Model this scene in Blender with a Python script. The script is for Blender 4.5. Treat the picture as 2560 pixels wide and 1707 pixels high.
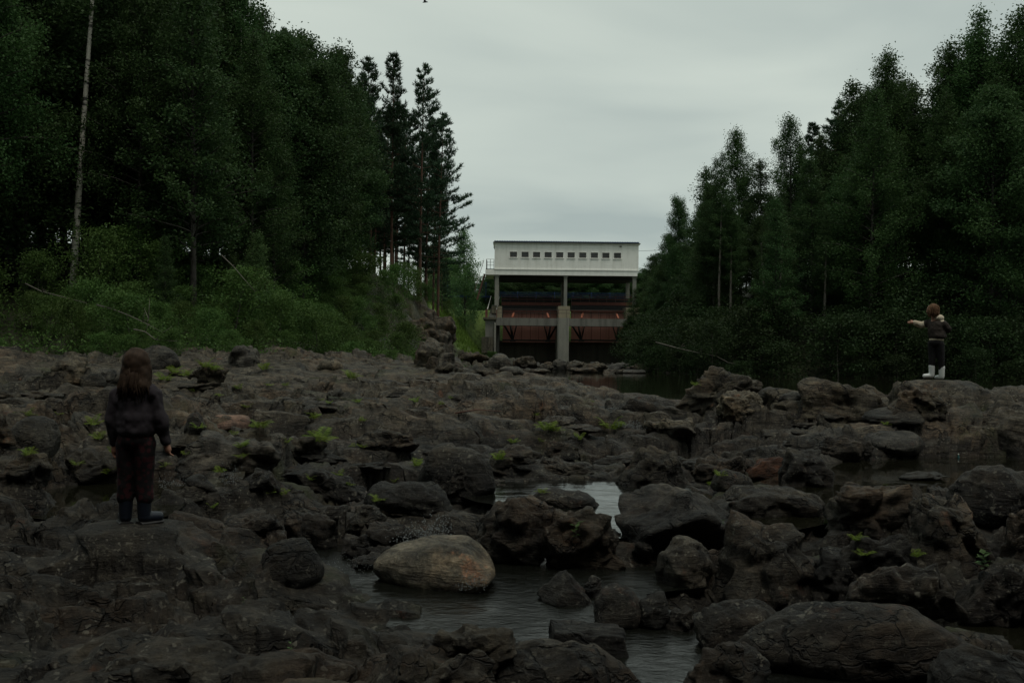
import bpy, bmesh, math, random
import numpy as np
from mathutils import Vector, Matrix, Euler

for o in list(bpy.data.objects):
    bpy.data.objects.remove(o)
SC = bpy.context.scene
COL = SC.collection
rad = math.radians

# ------------------------------------------------------------------ camera
FPX, CX, CY = 2489.0, 1280.0, 853.5        # focal length and centre in photo pixels (2560 x 1707)
PITCH = math.atan(11.5 / FPX)
ROLL = rad(0.62)
r0 = Vector((1, 0, 0)); f0 = Vector((0, math.cos(PITCH), math.sin(PITCH))); u0 = Vector((0, -math.sin(PITCH), math.cos(PITCH)))
rR = r0 * math.cos(ROLL) + u0 * math.sin(ROLL)
uR = u0 * math.cos(ROLL) - r0 * math.sin(ROLL)
cam_d = bpy.data.cameras.new('camera'); cam = bpy.data.objects.new('camera', cam_d); COL.objects.link(cam)
cam.matrix_world = Matrix(((rR.x, uR.x, -f0.x, 0), (rR.y, uR.y, -f0.y, 0), (rR.z, uR.z, -f0.z, 0), (0, 0, 0, 1)))
cam_d.sensor_width = 36.0; cam_d.lens = 36.0 * FPX / 2560.0
cam_d.clip_start = 0.05; cam_d.clip_end = 4000
cam_d.dof.use_dof = True; cam_d.dof.focus_distance = 80.0; cam_d.dof.aperture_fstop = 11.0
SC.camera = cam

def ray(px, py):
    return rR * (px - CX) + f0 * FPX - uR * (py - CY)
def at(px, py, Y):
    """world point at depth Y seen at photo pixel (px, py)"""
    d = ray(px, py); return d * (Y / d.y)
def atz(px, py, z):
    """world point at height z seen at photo pixel (px, py)"""
    d = ray(px, py); return d * (z / d.z)
V = 2560.0 / 2352.0                        # the overview I measured in was 2352 px wide
def vat(px, py, Y): return at(px * V, py * V, Y)
def vatz(px, py, z): return atz(px * V, py * V, z)

# ------------------------------------------------------------------ sky, sun, exposure
SUN_EL, SUN_AZ = rad(72), rad(150)         # behind the camera, a little to the right
world = bpy.data.worlds.new('World'); SC.world = world; world.use_nodes = True
nt = world.node_tree; nt.nodes.clear()
def N(tree, typ, **kw):
    n = tree.nodes.new(typ)
    for k, v in kw.items(): setattr(n, k, v)
    return n
out = N(nt, 'ShaderNodeOutputWorld'); bg = N(nt, 'ShaderNodeBackground'); bg.inputs['Strength'].default_value = 0.1
sky = N(nt, 'ShaderNodeTexSky', sky_type='NISHITA'); sky.sun_disc = False; sky.sun_elevation = SUN_EL; sky.sun_rotation = SUN_AZ
tc = N(nt, 'ShaderNodeTexCoord')
sep = N(nt, 'ShaderNodeSeparateXYZ'); nt.links.new(tc.outputs['Generated'], sep.inputs[0])
zz = N(nt, 'ShaderNodeMath', operation='ABSOLUTE'); nt.links.new(sep.outputs['Z'], zz.inputs[0])
za = N(nt, 'ShaderNodeMath', operation='ADD'); nt.links.new(zz.outputs[0], za.inputs[0]); za.inputs[1].default_value = 0.16
dx = N(nt, 'ShaderNodeMath', operation='DIVIDE'); nt.links.new(sep.outputs['X'], dx.inputs[0]); nt.links.new(za.outputs[0], dx.inputs[1])
dy = N(nt, 'ShaderNodeMath', operation='DIVIDE'); nt.links.new(sep.outputs['Y'], dy.inputs[0]); nt.links.new(za.outputs[0], dy.inputs[1])
cmb = N(nt, 'ShaderNodeCombineXYZ'); nt.links.new(dx.outputs[0], cmb.inputs[0]); nt.links.new(dy.outputs[0], cmb.inputs[1])
cmb.inputs[2].default_value = 3.7
nz = N(nt, 'ShaderNodeTexNoise'); nz.inputs['Scale'].default_value = 0.75; nz.inputs['Detail'].default_value = 5.0; nz.inputs['Roughness'].default_value = 0.45
nz.inputs['Distortion'].default_value = 0.6
nt.links.new(cmb.outputs[0], nz.inputs['Vector'])
cr = N(nt, 'ShaderNodeValToRGB')
cr.color_ramp.elements[0].position = 0.33; cr.color_ramp.elements[0].color = (0.385, 0.452, 0.43, 1)
cr.color_ramp.elements[1].position = 0.68; cr.color_ramp.elements[1].color = (0.66, 0.725, 0.645, 1)
nt.links.new(nz.outputs['Fac'], cr.inputs[0])
gain = N(nt, 'ShaderNodeVectorMath', operation='SCALE'); nt.links.new(cr.outputs[0], gain.inputs[0]); gain.inputs['Scale'].default_value = 10.0
mx = N(nt, 'ShaderNodeMixRGB'); mx.inputs[0].default_value = 0.93
nt.links.new(sky.outputs[0], mx.inputs[1]); nt.links.new(gain.outputs[0], mx.inputs[2])
nt.links.new(mx.outputs[0], bg.inputs['Color']); nt.links.new(bg.outputs[0], out.inputs['Surface'])

sd = bpy.data.lights.new('sun', 'SUN'); sd.energy = 1.35; sd.angle = rad(24); sd.color = (1.0, 0.95, 0.86)
sun = bpy.data.objects.new('sun', sd); COL.objects.link(sun)
sdir = Vector((math.sin(SUN_AZ) * math.cos(SUN_EL), math.cos(SUN_AZ) * math.cos(SUN_EL), math.sin(SUN_EL)))
sun.rotation_euler = sdir.to_track_quat('Z', 'Y').to_euler()
SC.view_settings.view_transform = 'Standard'; SC.view_settings.look = 'None'
SC.view_settings.exposure = 0.0; SC.view_settings.gamma = 1.0; SC.view_settings.use_curve_mapping = False
SC.cycles.max_bounces = 5; SC.cycles.diffuse_bounces = 2; SC.cycles.glossy_bounces = 2; SC.cycles.transmission_bounces = 2
SC.cycles.transparent_max_bounces = 4

# ------------------------------------------------------------------ helpers
def tag(o, label=None, cat=None, group=None, kind=None):
    if label: o['label'] = label
    if cat: o['category'] = cat
    if group: o['group'] = group
    if kind: o['kind'] = kind
    return o
def empty(name, loc=(0, 0, 0), rz=0.0, sc=1.0):
    o = bpy.data.objects.new(name, None); COL.objects.link(o)
    o.location = loc; o.rotation_euler = (0, 0, rz); o.scale = (sc, sc, sc) if not hasattr(sc, '__len__') else sc
    o.empty_display_size = 0.1
    return o
def link(name, me, mat=None, parent=None, loc=(0, 0, 0)):
    if mat is not None and not me.materials: me.materials.append(mat)
    o = bpy.data.objects.new(name, me); COL.objects.link(o); o.location = loc
    if parent is not None: o.parent = parent
    return o
def np_mesh(name, v, f, smooth=False, attrs=None):
    """v (N,3) array, f (M,k) array of equal-sized faces"""
    v = np.ascontiguousarray(v, dtype=np.float32); f = np.ascontiguousarray(f, dtype=np.int32)
    me = bpy.data.meshes.new(name)
    me.vertices.add(len(v)); me.vertices.foreach_set('co', v.ravel())
    k = f.shape[1]
    me.loops.add(f.size); me.loops.foreach_set('vertex_index', f.ravel())
    me.polygons.add(len(f)); me.polygons.foreach_set('loop_start', np.arange(0, f.size, k, dtype=np.int32))
    try: me.polygons.foreach_set('loop_total', np.full(len(f), k, dtype=np.int32))
    except Exception: pass
    me.update(calc_edges=True)
    me.polygons.foreach_set('use_smooth', np.full(len(f), bool(smooth)))
    for an, (dom, arr) in (attrs or {}).items():
        a = me.attributes.new(an, 'FLOAT', dom); a.data.foreach_set('value', np.ascontiguousarray(arr, dtype=np.float32))
    me.validate()
    return me

class MB:
    """collects boxes, tubes and sheets into one mesh"""
    def __init__(s): s.v = []; s.f = []
    def add(s, vs, fs):
        n = len(s.v); s.v += [tuple(p) for p in vs]; s.f += [tuple(i + n for i in q) for q in fs]; return s
    def box(s, x0, x1, y0, y1, z0, z1):
        return s.add([(x0, y0, z0), (x1, y0, z0), (x1, y1, z0), (x0, y1, z0), (x0, y0, z1), (x1, y0, z1), (x1, y1, z1), (x0, y1, z1)],
                     [(0, 3, 2, 1), (4, 5, 6, 7), (0, 1, 5, 4), (1, 2, 6, 5), (2, 3, 7, 6), (3, 0, 4, 7)])
    def bar(s, a, b, w, h=None):
        """square bar from a to b"""
        a, b = Vector(a), Vector(b); d = (b - a).normalized()
        up = Vector((0, 0, 1)) if abs(d.z) < 0.95 else Vector((0, 1, 0))
        x = d.cross(up).normalized() * w / 2; y = x.cross(d).normalized() * (h or w) / 2
        vs = [p + i * x + j * y for p in (a, b) for i, j in ((-1, -1), (1, -1), (1, 1), (-1, 1))]
        return s.add(vs, [(0, 1, 2, 3), (7, 6, 5, 4), (0, 4, 5, 1), (1, 5, 6, 2), (2, 6, 7, 3), (3, 7, 4, 0)])
    def tube(s, pts, rs, n=7, cap=True):
        pts = [Vector(p) for p in pts]; m = len(pts)
        if not hasattr(rs, '__len__'): rs = [rs] * m
        vs = []; prev = None
        for i, p in enumerate(pts):
            d = (pts[min(i + 1, m - 1)] - pts[max(i - 1, 0)])
            d = d.normalized() if d.length > 1e-9 else Vector((0, 0, 1))
            if prev is None: prev = d.orthogonal().normalized()
            x = (prev - d * prev.dot(d)); x = x.normalized() if x.length > 1e-6 else d.orthogonal().normalized()
            prev = x; y = d.cross(x)
            for k in range(n):
                a = 2 * math.pi * k / n; vs.append(p + (x * math.cos(a) + y * math.sin(a)) * rs[i])
        fs = [(i * n + k, i * n + (k + 1) % n, (i + 1) * n + (k + 1) % n, (i + 1) * n + k) for i in range(m - 1) for k in range(n)]
        if cap: fs += [tuple(range(n - 1, -1, -1)), tuple((m - 1) * n + k for k in range(n))]
        return s.add(vs, fs)
    def mesh(s, name, smooth=False):
        me = bpy.data.meshes.new(name); me.from_pydata(s.v, [], s.f); me.update()
        if smooth: me.polygons.foreach_set('use_smooth', [True] * len(me.polygons))
        return me
    def build(s, name, mat, parent=None, smooth=False, loc=(0, 0, 0)):
        return link(name, s.mesh(name, smooth), mat, parent, loc)

# noise ---------------------------------------------------------------
def _h(ix, iy, iz, s):
    x = (ix.astype(np.int64) * 374761393 + iy.astype(np.int64) * 668265263 + iz.astype(np.int64) * 2147483647 + s * 1274126177) & 0xFFFFFFFF
    x = ((x ^ (x >> 13)) * 1274126177) & 0xFFFFFFFF
    x = ((x ^ (x >> 16)) * 2246822519) & 0xFFFFFFFF
    return ((x ^ (x >> 15)) & 0xFFFFFF).astype(np.float64) / 16777215.0
def vnoise(p, s=0):
    i = np.floor(p).astype(np.int64); f = p - i; f = f * f * f * (f * (f * 6 - 15) + 10)
    r = 0
    for dx_ in (0, 1):
        for dy_ in (0, 1):
            for dz_ in (0, 1):
                w = (f[:, 0] if dx_ else 1 - f[:, 0]) * (f[:, 1] if dy_ else 1 - f[:, 1]) * (f[:, 2] if dz_ else 1 - f[:, 2])
                r = r + w * _h(i[:, 0] + dx_, i[:, 1] + dy_, i[:, 2] + dz_, s)
    return r * 2 - 1
def fbm(p, octv=4, s=0, rough=0.5):
    r = 0; a = 1.0; t = 0
    for k in range(octv):
        r = r + a * vnoise(p * (2.03 ** k) + 17.3 * k, s + k); t += a; a *= rough
    return r / t
def p3(x, y, z=0.0): return np.stack([x, y, np.zeros_like(x) + z], 1)
def voro(x, y, s):
    """2-D cells: F1, F2, nearest cell hashes (a, b, c) and offsets to its centre"""
    ix = np.floor(x).astype(np.int64); iy = np.floor(y).astype(np.int64); z0 = np.zeros_like(ix)
    f1 = np.full(x.shape, 9.0); f2 = np.full(x.shape, 9.0)
    cx = np.zeros_like(x); cy = np.zeros_like(x); hx = np.zeros_like(ix); hy = np.zeros_like(ix)
    for a in (-1, 0, 1):
        for b in (-1, 0, 1):
            jx, jy = ix + a, iy + b
            qx = jx + 0.1 + 0.8 * _h(jx, jy, z0, s); qy = jy + 0.1 + 0.8 * _h(jx, jy, z0, s + 1)
            d = np.hypot(x - qx, y - qy)
            m = d < f1
            f2 = np.where(m, f1, np.minimum(f2, d)); f1 = np.where(m, d, f1)
            cx = np.where(m, x - qx, cx); cy = np.where(m, y - qy, cy); hx = np.where(m, jx, hx); hy = np.where(m, jy, hy)
    A = _h(hx, hy, z0, s + 2) * 2 - 1; B = _h(hx, hy, z0, s + 3) * 2 - 1; C_ = _h(hx, hy, z0, s + 4) * 2 - 1
    return f1, f2, A, B, C_, cx, cy
def svoro(x, y, s, sx, sy, a, tl, k=16.0):
    """smoothly joined tilted cell planes; also the joint distance F2-F1 and F1"""
    ix = np.floor(x).astype(np.int64); iy = np.floor(y).astype(np.int64); z0 = np.zeros_like(ix)
    D = []; H = []
    for i in (-1, 0, 1):
        for j in (-1, 0, 1):
            jx, jy = ix + i, iy + j
            qx = x - (jx + 0.1 + 0.8 * _h(jx, jy, z0, s)); qy = y - (jy + 0.1 + 0.8 * _h(jx, jy, z0, s + 1))
            D.append(np.hypot(qx, qy))
            H.append((_h(jx, jy, z0, s + 2) * 2 - 1) * a + ((_h(jx, jy, z0, s + 3) * 2 - 1) * qx * sx + (_h(jx, jy, z0, s + 4) * 2 - 1) * qy * sy) * tl)
    D = np.array(D); H = np.array(H)
    f1 = D.min(0); w = np.exp(-k * (D - f1)); h = (w * H).sum(0) / w.sum(0)
    f2 = np.partition(D, 1, axis=0)[1]
    return h, f1, f2
def sstep(a, b, x):
    t = np.clip((x - a) / (b - a), 0, 1); return t * t * (3 - 2 * t)
def sdist(x, y, poly):
    """signed distance to a polygon, negative inside"""
    P = np.array(poly, float); d = np.full(x.shape, 1e9); ins = np.zeros(x.shape, bool)
    for i in range(len(P)):
        ax, ay = P[i]; bx, by = P[(i + 1) % len(P)]
        ex, ey = bx - ax, by - ay; wx, wy = x - ax, y - ay
        t = np.clip((wx * ex + wy * ey) / (ex * ex + ey * ey + 1e-12), 0, 1)
        d = np.minimum(d, np.hypot(wx - ex * t, wy - ey * t))
        c = ((ay > y) != (by > y)) & (x < (bx - ax) * (y - ay) / (by - ay + 1e-12) + ax)
        ins ^= c
    return np.where(ins, -d, d)

# ------------------------------------------------------------------ materials
def nodes(m):
    m.use_nodes = True; t = m.node_tree; t.nodes.clear()
    o = N(t, 'ShaderNodeOutputMaterial'); b = N(t, 'ShaderNodeBsdfPrincipled'); t.links.new(b.outputs[0], o.inputs[0])
    return t, b, o
def tnoise(t, vec, scale, detail=4, rough=0.55, dist=0.0):
    n = N(t, 'ShaderNodeTexNoise'); n.inputs['Scale'].default_value = scale; n.inputs['Detail'].default_value = detail
    n.inputs['Roughness'].default_value = rough; n.inputs['Distortion'].default_value = dist
    if vec is not None: t.links.new(vec, n.inputs['Vector'])
    return n.outputs['Fac']
def ramp(t, fac, a, b, c0=(0, 0, 0, 1), c1=(1, 1, 1, 1)):
    r = N(t, 'ShaderNodeValToRGB'); r.color_ramp.elements[0].position = a; r.color_ramp.elements[1].position = b
    r.color_ramp.elements[0].color = c0; r.color_ramp.elements[1].color = c1
    t.links.new(fac, r.inputs[0]); return r.outputs[0]
def mix(t, fac, a, b, mode='MIX'):
    m = N(t, 'ShaderNodeMixRGB', blend_type=mode)
    for i, q in enumerate((fac, a, b)):
        if isinstance(q, (int, float)): m.inputs[i].default_value = q if i == 0 else (q, q, q, 1)
        elif isinstance(q, tuple): m.inputs[i].default_value = q if len(q) == 4 else (*q, 1)
        else: t.links.new(q, m.inputs[i])
    return m.outputs[0]
def math2(t, op, a, b=None, clamp=False):
    m = N(t, 'ShaderNodeMath', operation=op); m.use_clamp = clamp
    for i, q in enumerate((a, b)):
        if q is None: continue
        if isinstance(q, (int, float)): m.inputs[i].default_value = q
        else: t.links.new(q, m.inputs[i])
    return m.outputs[0]
def bump(t, b, h, strength, dist):
    n = N(t, 'ShaderNodeBump'); n.inputs['Strength'].default_value = strength; n.inputs['Distance'].default_value = dist
    t.links.new(h, n.inputs['Height']); t.links.new(n.outputs[0], b.inputs['Normal'])
def objvec(t, rnd=True):
    c = N(t, 'ShaderNodeTexCoord').outputs['Object']
    if not rnd: return c
    oi = N(t, 'ShaderNodeObjectInfo').outputs['Random']
    s = N(t, 'ShaderNodeVectorMath', operation='ADD'); t.links.new(c, s.inputs[0])
    k = math2(t, 'MULTIPLY', oi, 37.0); cb = N(t, 'ShaderNodeCombineXYZ')
    for i in range(3): t.links.new(k, cb.inputs[i])
    t.links.new(cb.outputs[0], s.inputs[1]); return s.outputs[0]
def simple(name, col, rough=0.7, var=0.25, scale=3.0, bump_s=0.0, metallic=0.0, spec=0.4, col2=None, detail=5):
    m = bpy.data.materials.new(name); t, b, o = nodes(m); v = objvec(t)
    n = tnoise(t, v, scale, detail, 0.6)
    c2 = col2 or tuple(c * (1 - var) for c in col)
    t.links.new(mix(t, ramp(t, n, 0.35, 0.65), c2, col), b.inputs['Base Color'])
    b.inputs['Roughness'].default_value = rough; b.inputs['Metallic'].default_value = metallic
    b.inputs['Specular IOR Level'].default_value = spec
    if bump_s: bump(t, b, tnoise(t, v, scale * 6, 5), bump_s, 0.01)
    return m
def rock_nodes(t, v, dark, mid, warm, lich=1.0, fine=1.0, shade_or_stain=True):
    """colour and bump height of weathered, layered gneiss"""
    mp = N(t, 'ShaderNodeMapping'); mp.inputs['Rotation'].default_value = (0.16, -0.22, 0.3); mp.inputs['Scale'].default_value = (1.0, 1.4, 6.5); t.links.new(v, mp.inputs['Vector'])
    n1 = tnoise(t, v, 1.6, 10, 0.7, 0.5); n2 = tnoise(t, v, 6.5, 9, 0.75, 0.3); n3 = tnoise(t, v, 0.9, 6, 0.7); n4 = tnoise(t, v, 30.0, 6, 0.8)
    lay = tnoise(t, mp.outputs[0], 2.2, 7, 0.65, 0.5)
    c = mix(t, ramp(t, n1, 0.36, 0.62), dark, mid)
    c = mix(t, ramp(t, n3, 0.50, 0.64), c, warm)
    c = mix(t, ramp(t, tnoise(t, v, 2.7, 8, 0.75), 0.60, 0.70), c, tuple(q * k_ for q, k_ in zip(warm, (1.35, 0.85, 0.7))))
    c = mix(t, 1.0, c, ramp(t, n2, 0.34, 0.68, (0.25, 0.25, 0.26, 1), (1.5, 1.47, 1.4, 1)), 'MULTIPLY')
    c = mix(t, 1.0, c, ramp(t, lay, 0.30, 0.66, (0.42, 0.42, 0.43, 1), (1.35, 1.35, 1.3, 1)), 'MULTIPLY')
    c = mix(t, 1.0, c, ramp(t, n4, 0.28, 0.72, (0.4, 0.4, 0.4, 1), (1.65, 1.63, 1.6, 1)), 'MULTIPLY')
    # painted shade: rock darkened low down and lightened higher up, with an uneven edge
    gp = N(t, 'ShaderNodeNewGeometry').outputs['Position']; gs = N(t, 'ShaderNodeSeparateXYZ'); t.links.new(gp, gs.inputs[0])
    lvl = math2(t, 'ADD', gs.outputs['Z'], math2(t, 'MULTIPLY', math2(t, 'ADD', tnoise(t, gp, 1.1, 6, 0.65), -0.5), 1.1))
    if shade_or_stain: c = mix(t, 1.0, c, ramp(t, math2(t, 'ADD', lvl, 2.0), 0.78, 1.22, (0.56, 0.56, 0.57, 1), (1.14, 1.12, 1.07, 1)), 'MULTIPLY')
    # lichen: pale crusts of irregular outline plus small flecks
    wv = N(t, 'ShaderNodeVectorMath', operation='ADD'); t.links.new(v, wv.inputs[0])
    nv = N(t, 'ShaderNodeTexNoise'); nv.inputs['Scale'].default_value = 22; nv.inputs['Detail'].default_value = 4; t.links.new(v, nv.inputs['Vector'])
    sc = N(t, 'ShaderNodeVectorMath', operation='SCALE'); sc.inputs['Scale'].default_value = 0.09; t.links.new(nv.outputs['Color'], sc.inputs[0])
    t.links.new(sc.outputs[0], wv.inputs[1])
    zone = ramp(t, tnoise(t, v, 1.3, 4, 0.6), 0.46, 0.60)
    def spots(scale, thr, keep):
        vo = N(t, 'ShaderNodeTexVoronoi'); vo.inputs['Scale'].default_value = scale; t.links.new(wv.outputs[0], vo.inputs['Vector'])
        sp = N(t, 'ShaderNodeSeparateColor'); t.links.new(vo.outputs['Color'], sp.inputs[0])
        return math2(t, 'MULTIPLY', math2(t, 'LESS_THAN', vo.outputs['Distance'], math2(t, 'MULTIPLY', sp.outputs[1], thr)), math2(t, 'GREATER_THAN', sp.outputs[0], keep))
    big = math2(t, 'MULTIPLY', spots(19.0, 0.38, 0.64), math2(t, 'ADD', math2(t, 'MULTIPLY', zone, 0.7), 0.3))
    fl = math2(t, 'MULTIPLY', spots(38.0, 0.48, 0.60), math2(t, 'ADD', math2(t, 'MULTIPLY', zone, 0.7), 0.3))
    crust = math2(t, 'MULTIPLY', ramp(t, tnoise(t, v, 9.0, 6, 0.75, 0.6), 0.60, 0.66), zone)
    lf = math2(t, 'MAXIMUM', math2(t, 'MULTIPLY', big, 0.62), math2(t, 'MAXIMUM', math2(t, 'MULTIPLY', fl, 0.5), math2(t, 'MULTIPLY', crust, 0.45)))
    lf = math2(t, 'MULTIPLY', lf, lich, True)
    c = mix(t, lf, c, (0.19, 0.18, 0.145))
    # open joints and hairline cracks
    cw = N(t, 'ShaderNodeTexNoise'); cw.inputs['Scale'].default_value = 2.5; cw.inputs['Detail'].default_value = 5; t.links.new(v, cw.inputs['Vector'])
    cs = N(t, 'ShaderNodeVectorMath', operation='SCALE'); cs.inputs['Scale'].default_value = 0.45; t.links.new(cw.outputs['Color'], cs.inputs[0])
    m2 = N(t, 'ShaderNodeMapping'); m2.inputs['Rotation'].default_value = (0.1, 0.15, 0.42); m2.inputs['Scale'].default_value = (0.8, 1.3, 2.2)
    av = N(t, 'ShaderNodeVectorMath', operation='ADD'); t.links.new(v, av.inputs[0]); t.links.new(cs.outputs[0], av.inputs[1]); t.links.new(av.outputs[0], m2.inputs['Vector'])
    ck = None
    for sc_, wd in ((1.5, 0.022), (4.5, 0.030)):
        ve = N(t, 'ShaderNodeTexVoronoi', feature='DISTANCE_TO_EDGE'); ve.inputs['Scale'].default_value = sc_; t.links.new(m2.outputs[0], ve.inputs['Vector'])
        q = ramp(t, ve.outputs['Distance'], wd * 0.35, wd)
        ck = q if ck is None else math2(t, 'MULTIPLY', ck, q)
    ck = math2(t, 'MAXIMUM', ck, ramp(t, tnoise(t, v, 1.9, 4, 0.6), 0.43, 0.52))
    if shade_or_stain: c = mix(t, 1.0, c, ramp(t, ck, 0.0, 1.0, (0.22, 0.22, 0.22, 1), (1, 1, 1, 1)), 'MULTIPLY')
    h = math2(t, 'ADD', math2(t, 'ADD', math2(t, 'ADD', math2(t, 'MULTIPLY', n2, 0.8), math2(t, 'MULTIPLY', ck, 0.7 if shade_or_stain else 0.0)), math2(t, 'MULTIPLY', n4, 0.28 * fine)), math2(t, 'MULTIPLY', lay, 0.9))
    return c, h
def rock_mat(name, dark=(0.026, 0.0255, 0.0245), mid=(0.066, 0.061, 0.052), warm=(0.082, 0.062, 0.046), lich=1.0, rough=0.62, shade_or_stain=True):
    m = bpy.data.materials.new(name); t, b, o = nodes(m); v = objvec(t)
    c, h = rock_nodes(t, v, dark, mid, warm, lich, 1.0, shade_or_stain)
    t.links.new(c, b.inputs['Base Color']); b.inputs['Roughness'].default_value = rough; b.inputs['Specular IOR Level'].default_value = 0.20
    bump(t, b, h, 1.0, 0.06); return m
def leaf_mat(name, c0, c1, trans=0.35, rough=0.55):
    m = bpy.data.materials.new(name); t, b, o = nodes(m)
    a = N(t, 'ShaderNodeAttribute'); a.attribute_name = 'tint'
    oi = N(t, 'ShaderNodeObjectInfo').outputs['Random']
    c = mix(t, a.outputs['Fac'], tuple(q * 1.35 for q in c0), tuple(q * 1.35 for q in c1))
    hs = N(t, 'ShaderNodeHueSaturation'); t.links.new(c, hs.inputs['Color'])
    t.links.new(math2(t, 'ADD', math2(t, 'MULTIPLY', oi, 0.03), 0.485), hs.inputs['Hue'])
    t.links.new(math2(t, 'ADD', math2(t, 'MULTIPLY', oi, 0.5), 0.75), hs.inputs['Value'])
    t.links.new(hs.outputs[0], b.inputs['Base Color']); b.inputs['Roughness'].default_value = rough; b.inputs['Specular IOR Level'].default_value = 0.12
    tr = N(t, 'ShaderNodeBsdfTranslucent'); t.links.new(hs.outputs[0], tr.inputs['Color'])
    ms = N(t, 'ShaderNodeMixShader'); ms.inputs[0].default_value = trans
    t.links.new(b.outputs[0], ms.inputs[1]); t.links.new(tr.outputs[0], ms.inputs[2]); t.links.new(ms.outputs[0], o.inputs[0])
    return m
def water_mat(name, scale, strength, rough=0.04, col=(0.006, 0.0065, 0.005), stretch=(1, 1, 1), detail=4):
    m = bpy.data.materials.new(name); t, b, o = nodes(m)
    c = N(t, 'ShaderNodeTexCoord').outputs['Object']
    mp = N(t, 'ShaderNodeMapping'); mp.inputs['Scale'].default_value = stretch; t.links.new(c, mp.inputs['Vector'])
    b.inputs['Base Color'].default_value = (*col, 1); b.inputs['Roughness'].default_value = rough; b.inputs['IOR'].default_value = 1.33
    h = math2(t, 'ADD', tnoise(t, mp.outputs[0], scale, detail, 0.6, 0.8), math2(t, 'MULTIPLY', tnoise(t, mp.outputs[0], scale * 3.3, 3, 0.5, 0.5), 0.35))
    calm = ramp(t, tnoise(t, c, 0.9, 2), 0.35, 0.6, (0.25, 0.25, 0.25, 1), (1, 1, 1, 1))
    bump(t, b, math2(t, 'MULTIPLY', h, calm), strength, 0.03); return m

M = {}
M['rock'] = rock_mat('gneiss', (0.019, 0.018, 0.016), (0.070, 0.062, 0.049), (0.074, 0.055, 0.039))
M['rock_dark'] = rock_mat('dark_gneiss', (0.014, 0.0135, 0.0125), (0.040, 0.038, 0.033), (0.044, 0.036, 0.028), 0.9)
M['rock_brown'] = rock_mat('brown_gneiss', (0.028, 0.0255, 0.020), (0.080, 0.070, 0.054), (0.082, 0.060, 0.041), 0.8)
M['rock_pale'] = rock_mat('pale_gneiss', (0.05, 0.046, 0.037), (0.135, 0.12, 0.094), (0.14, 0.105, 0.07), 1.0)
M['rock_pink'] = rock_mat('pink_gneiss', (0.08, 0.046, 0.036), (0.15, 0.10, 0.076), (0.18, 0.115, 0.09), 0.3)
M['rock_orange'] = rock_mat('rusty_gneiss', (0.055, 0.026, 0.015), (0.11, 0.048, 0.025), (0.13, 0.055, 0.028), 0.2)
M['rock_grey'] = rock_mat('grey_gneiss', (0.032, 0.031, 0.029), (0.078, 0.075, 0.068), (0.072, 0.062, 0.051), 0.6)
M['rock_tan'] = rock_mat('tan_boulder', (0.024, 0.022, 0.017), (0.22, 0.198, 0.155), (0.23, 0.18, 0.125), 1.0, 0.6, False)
# ------------------------------------------------------------------ the river bed: base heights, banks, water bodies
COLS = np.array([-500, 0, 340, 640, 960, 1280, 1600, 1920, 2240, 2560, 3000], float)
TAB = [
 (1.0, [-1.3, -1.3, -1.3, -1.3, -1.32, -1.35, -1.4, -1.45, -1.45, -1.45, -1.45]),
 (3.6, [-1.28, -1.27, -1.26, -1.28, -1.3, -1.36, -1.50, -1.60, -1.55, -1.5, -1.5]),
 (4.6, [-1.22, -1.2, -1.22, -1.25, -1.33, -1.40, -1.72, -1.70, -1.50, -1.5, -1.5]),
 (5.6, [-1.15, -1.15, -1.19, -1.22, -1.42, -1.72, -1.72, -1.58, -1.48, -1.55, -1.55]),
 (6.5, [-1.10, -1.13, -1.17, -1.24, -1.55, -1.75, -1.72, -1.62, -1.60, -1.62, -1.6]),
 (7.4, [-1.1, -1.10, -1.20, -1.30, -1.50, -1.62, -1.66, -1.52, -1.45, -1.45, -1.45]),
 (8.6, [-1.1, -1.2, -1.36, -1.36, -1.36, -1.46, -1.52, -1.42, -1.32, -1.30, -1.30]),
 (10.0, [-1.0, -1.06, -1.25, -1.34, -1.32, -1.46, -1.48, -1.42, -1.46, -1.46, -1.40]),
 (11.5, [-0.88, -0.92, -1.08, -1.22, -1.24, -1.36, -1.34, -1.40, -1.50, -1.48, -1.40]),
 (13.2, [-0.78, -0.82, -0.96, -1.10, -1.14, -1.20, -1.20, -1.26, -1.30, -1.22, -1.15]),
 (14.6, [-0.72, -0.74, -0.86, -1.0, -1.06, -1.11, -1.12, -1.05, -0.85, -0.85, -0.85]),
 (15.8, [-0.68, -0.70, -0.79, -0.93, -1.0, -1.06, -1.10, -0.98, -0.62, -0.74, -0.8]),
 (17.5, [-0.62, -0.64, -0.72, -0.84, -0.9, -0.97, -1.08, -1.20, -0.85, -0.80, -0.75]),
 (20.0, [-0.55, -0.57, -0.62, -0.68, -0.72, -0.80, -1.08, -1.5, -1.8, -1.8, -1.8]),
 (24.0, [-0.44, -0.46, -0.48, -0.47, -0.42, -0.48, -1.1, -1.8, -2.0, -2.0, -2.0]),
 (27.0, [-0.40, -0.42, -0.42, -0.40, -0.48, -0.75, -1.55, -1.9, -2.1, -2.1, -2.1]),
 (31.0, [-0.36, -0.36, -0.36, -0.36, -0.70, -1.5, -1.8, -2.0, -2.2, -2.2, -2.2]),
 (38.0, [-0.3, -0.3, -0.3, -0.3, -0.6, -1.75, -2.0, -2.1, -2.2, -2.2, -2.2]),
 (48.0, [-0.3, -0.3, -0.3, -0.5, -0.8, -1.7, -1.9, -1.9, -1.8, -1.7, -1.7]),
 (56.0, [-0.3, -0.3, -0.3, -0.5, -0.9, -1.4, -1.5, -1.5, -1.3, -1.3, -1.3]),
 (68.0, [-0.3, -0.3, -0.3, -0.5, -0.9, -1.45, -1.5, -1.4, -1.0, -1.0, -1.0]),
 (90.0, [-1.7] * 11), (120.0, [-2.2] * 11)]
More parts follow.
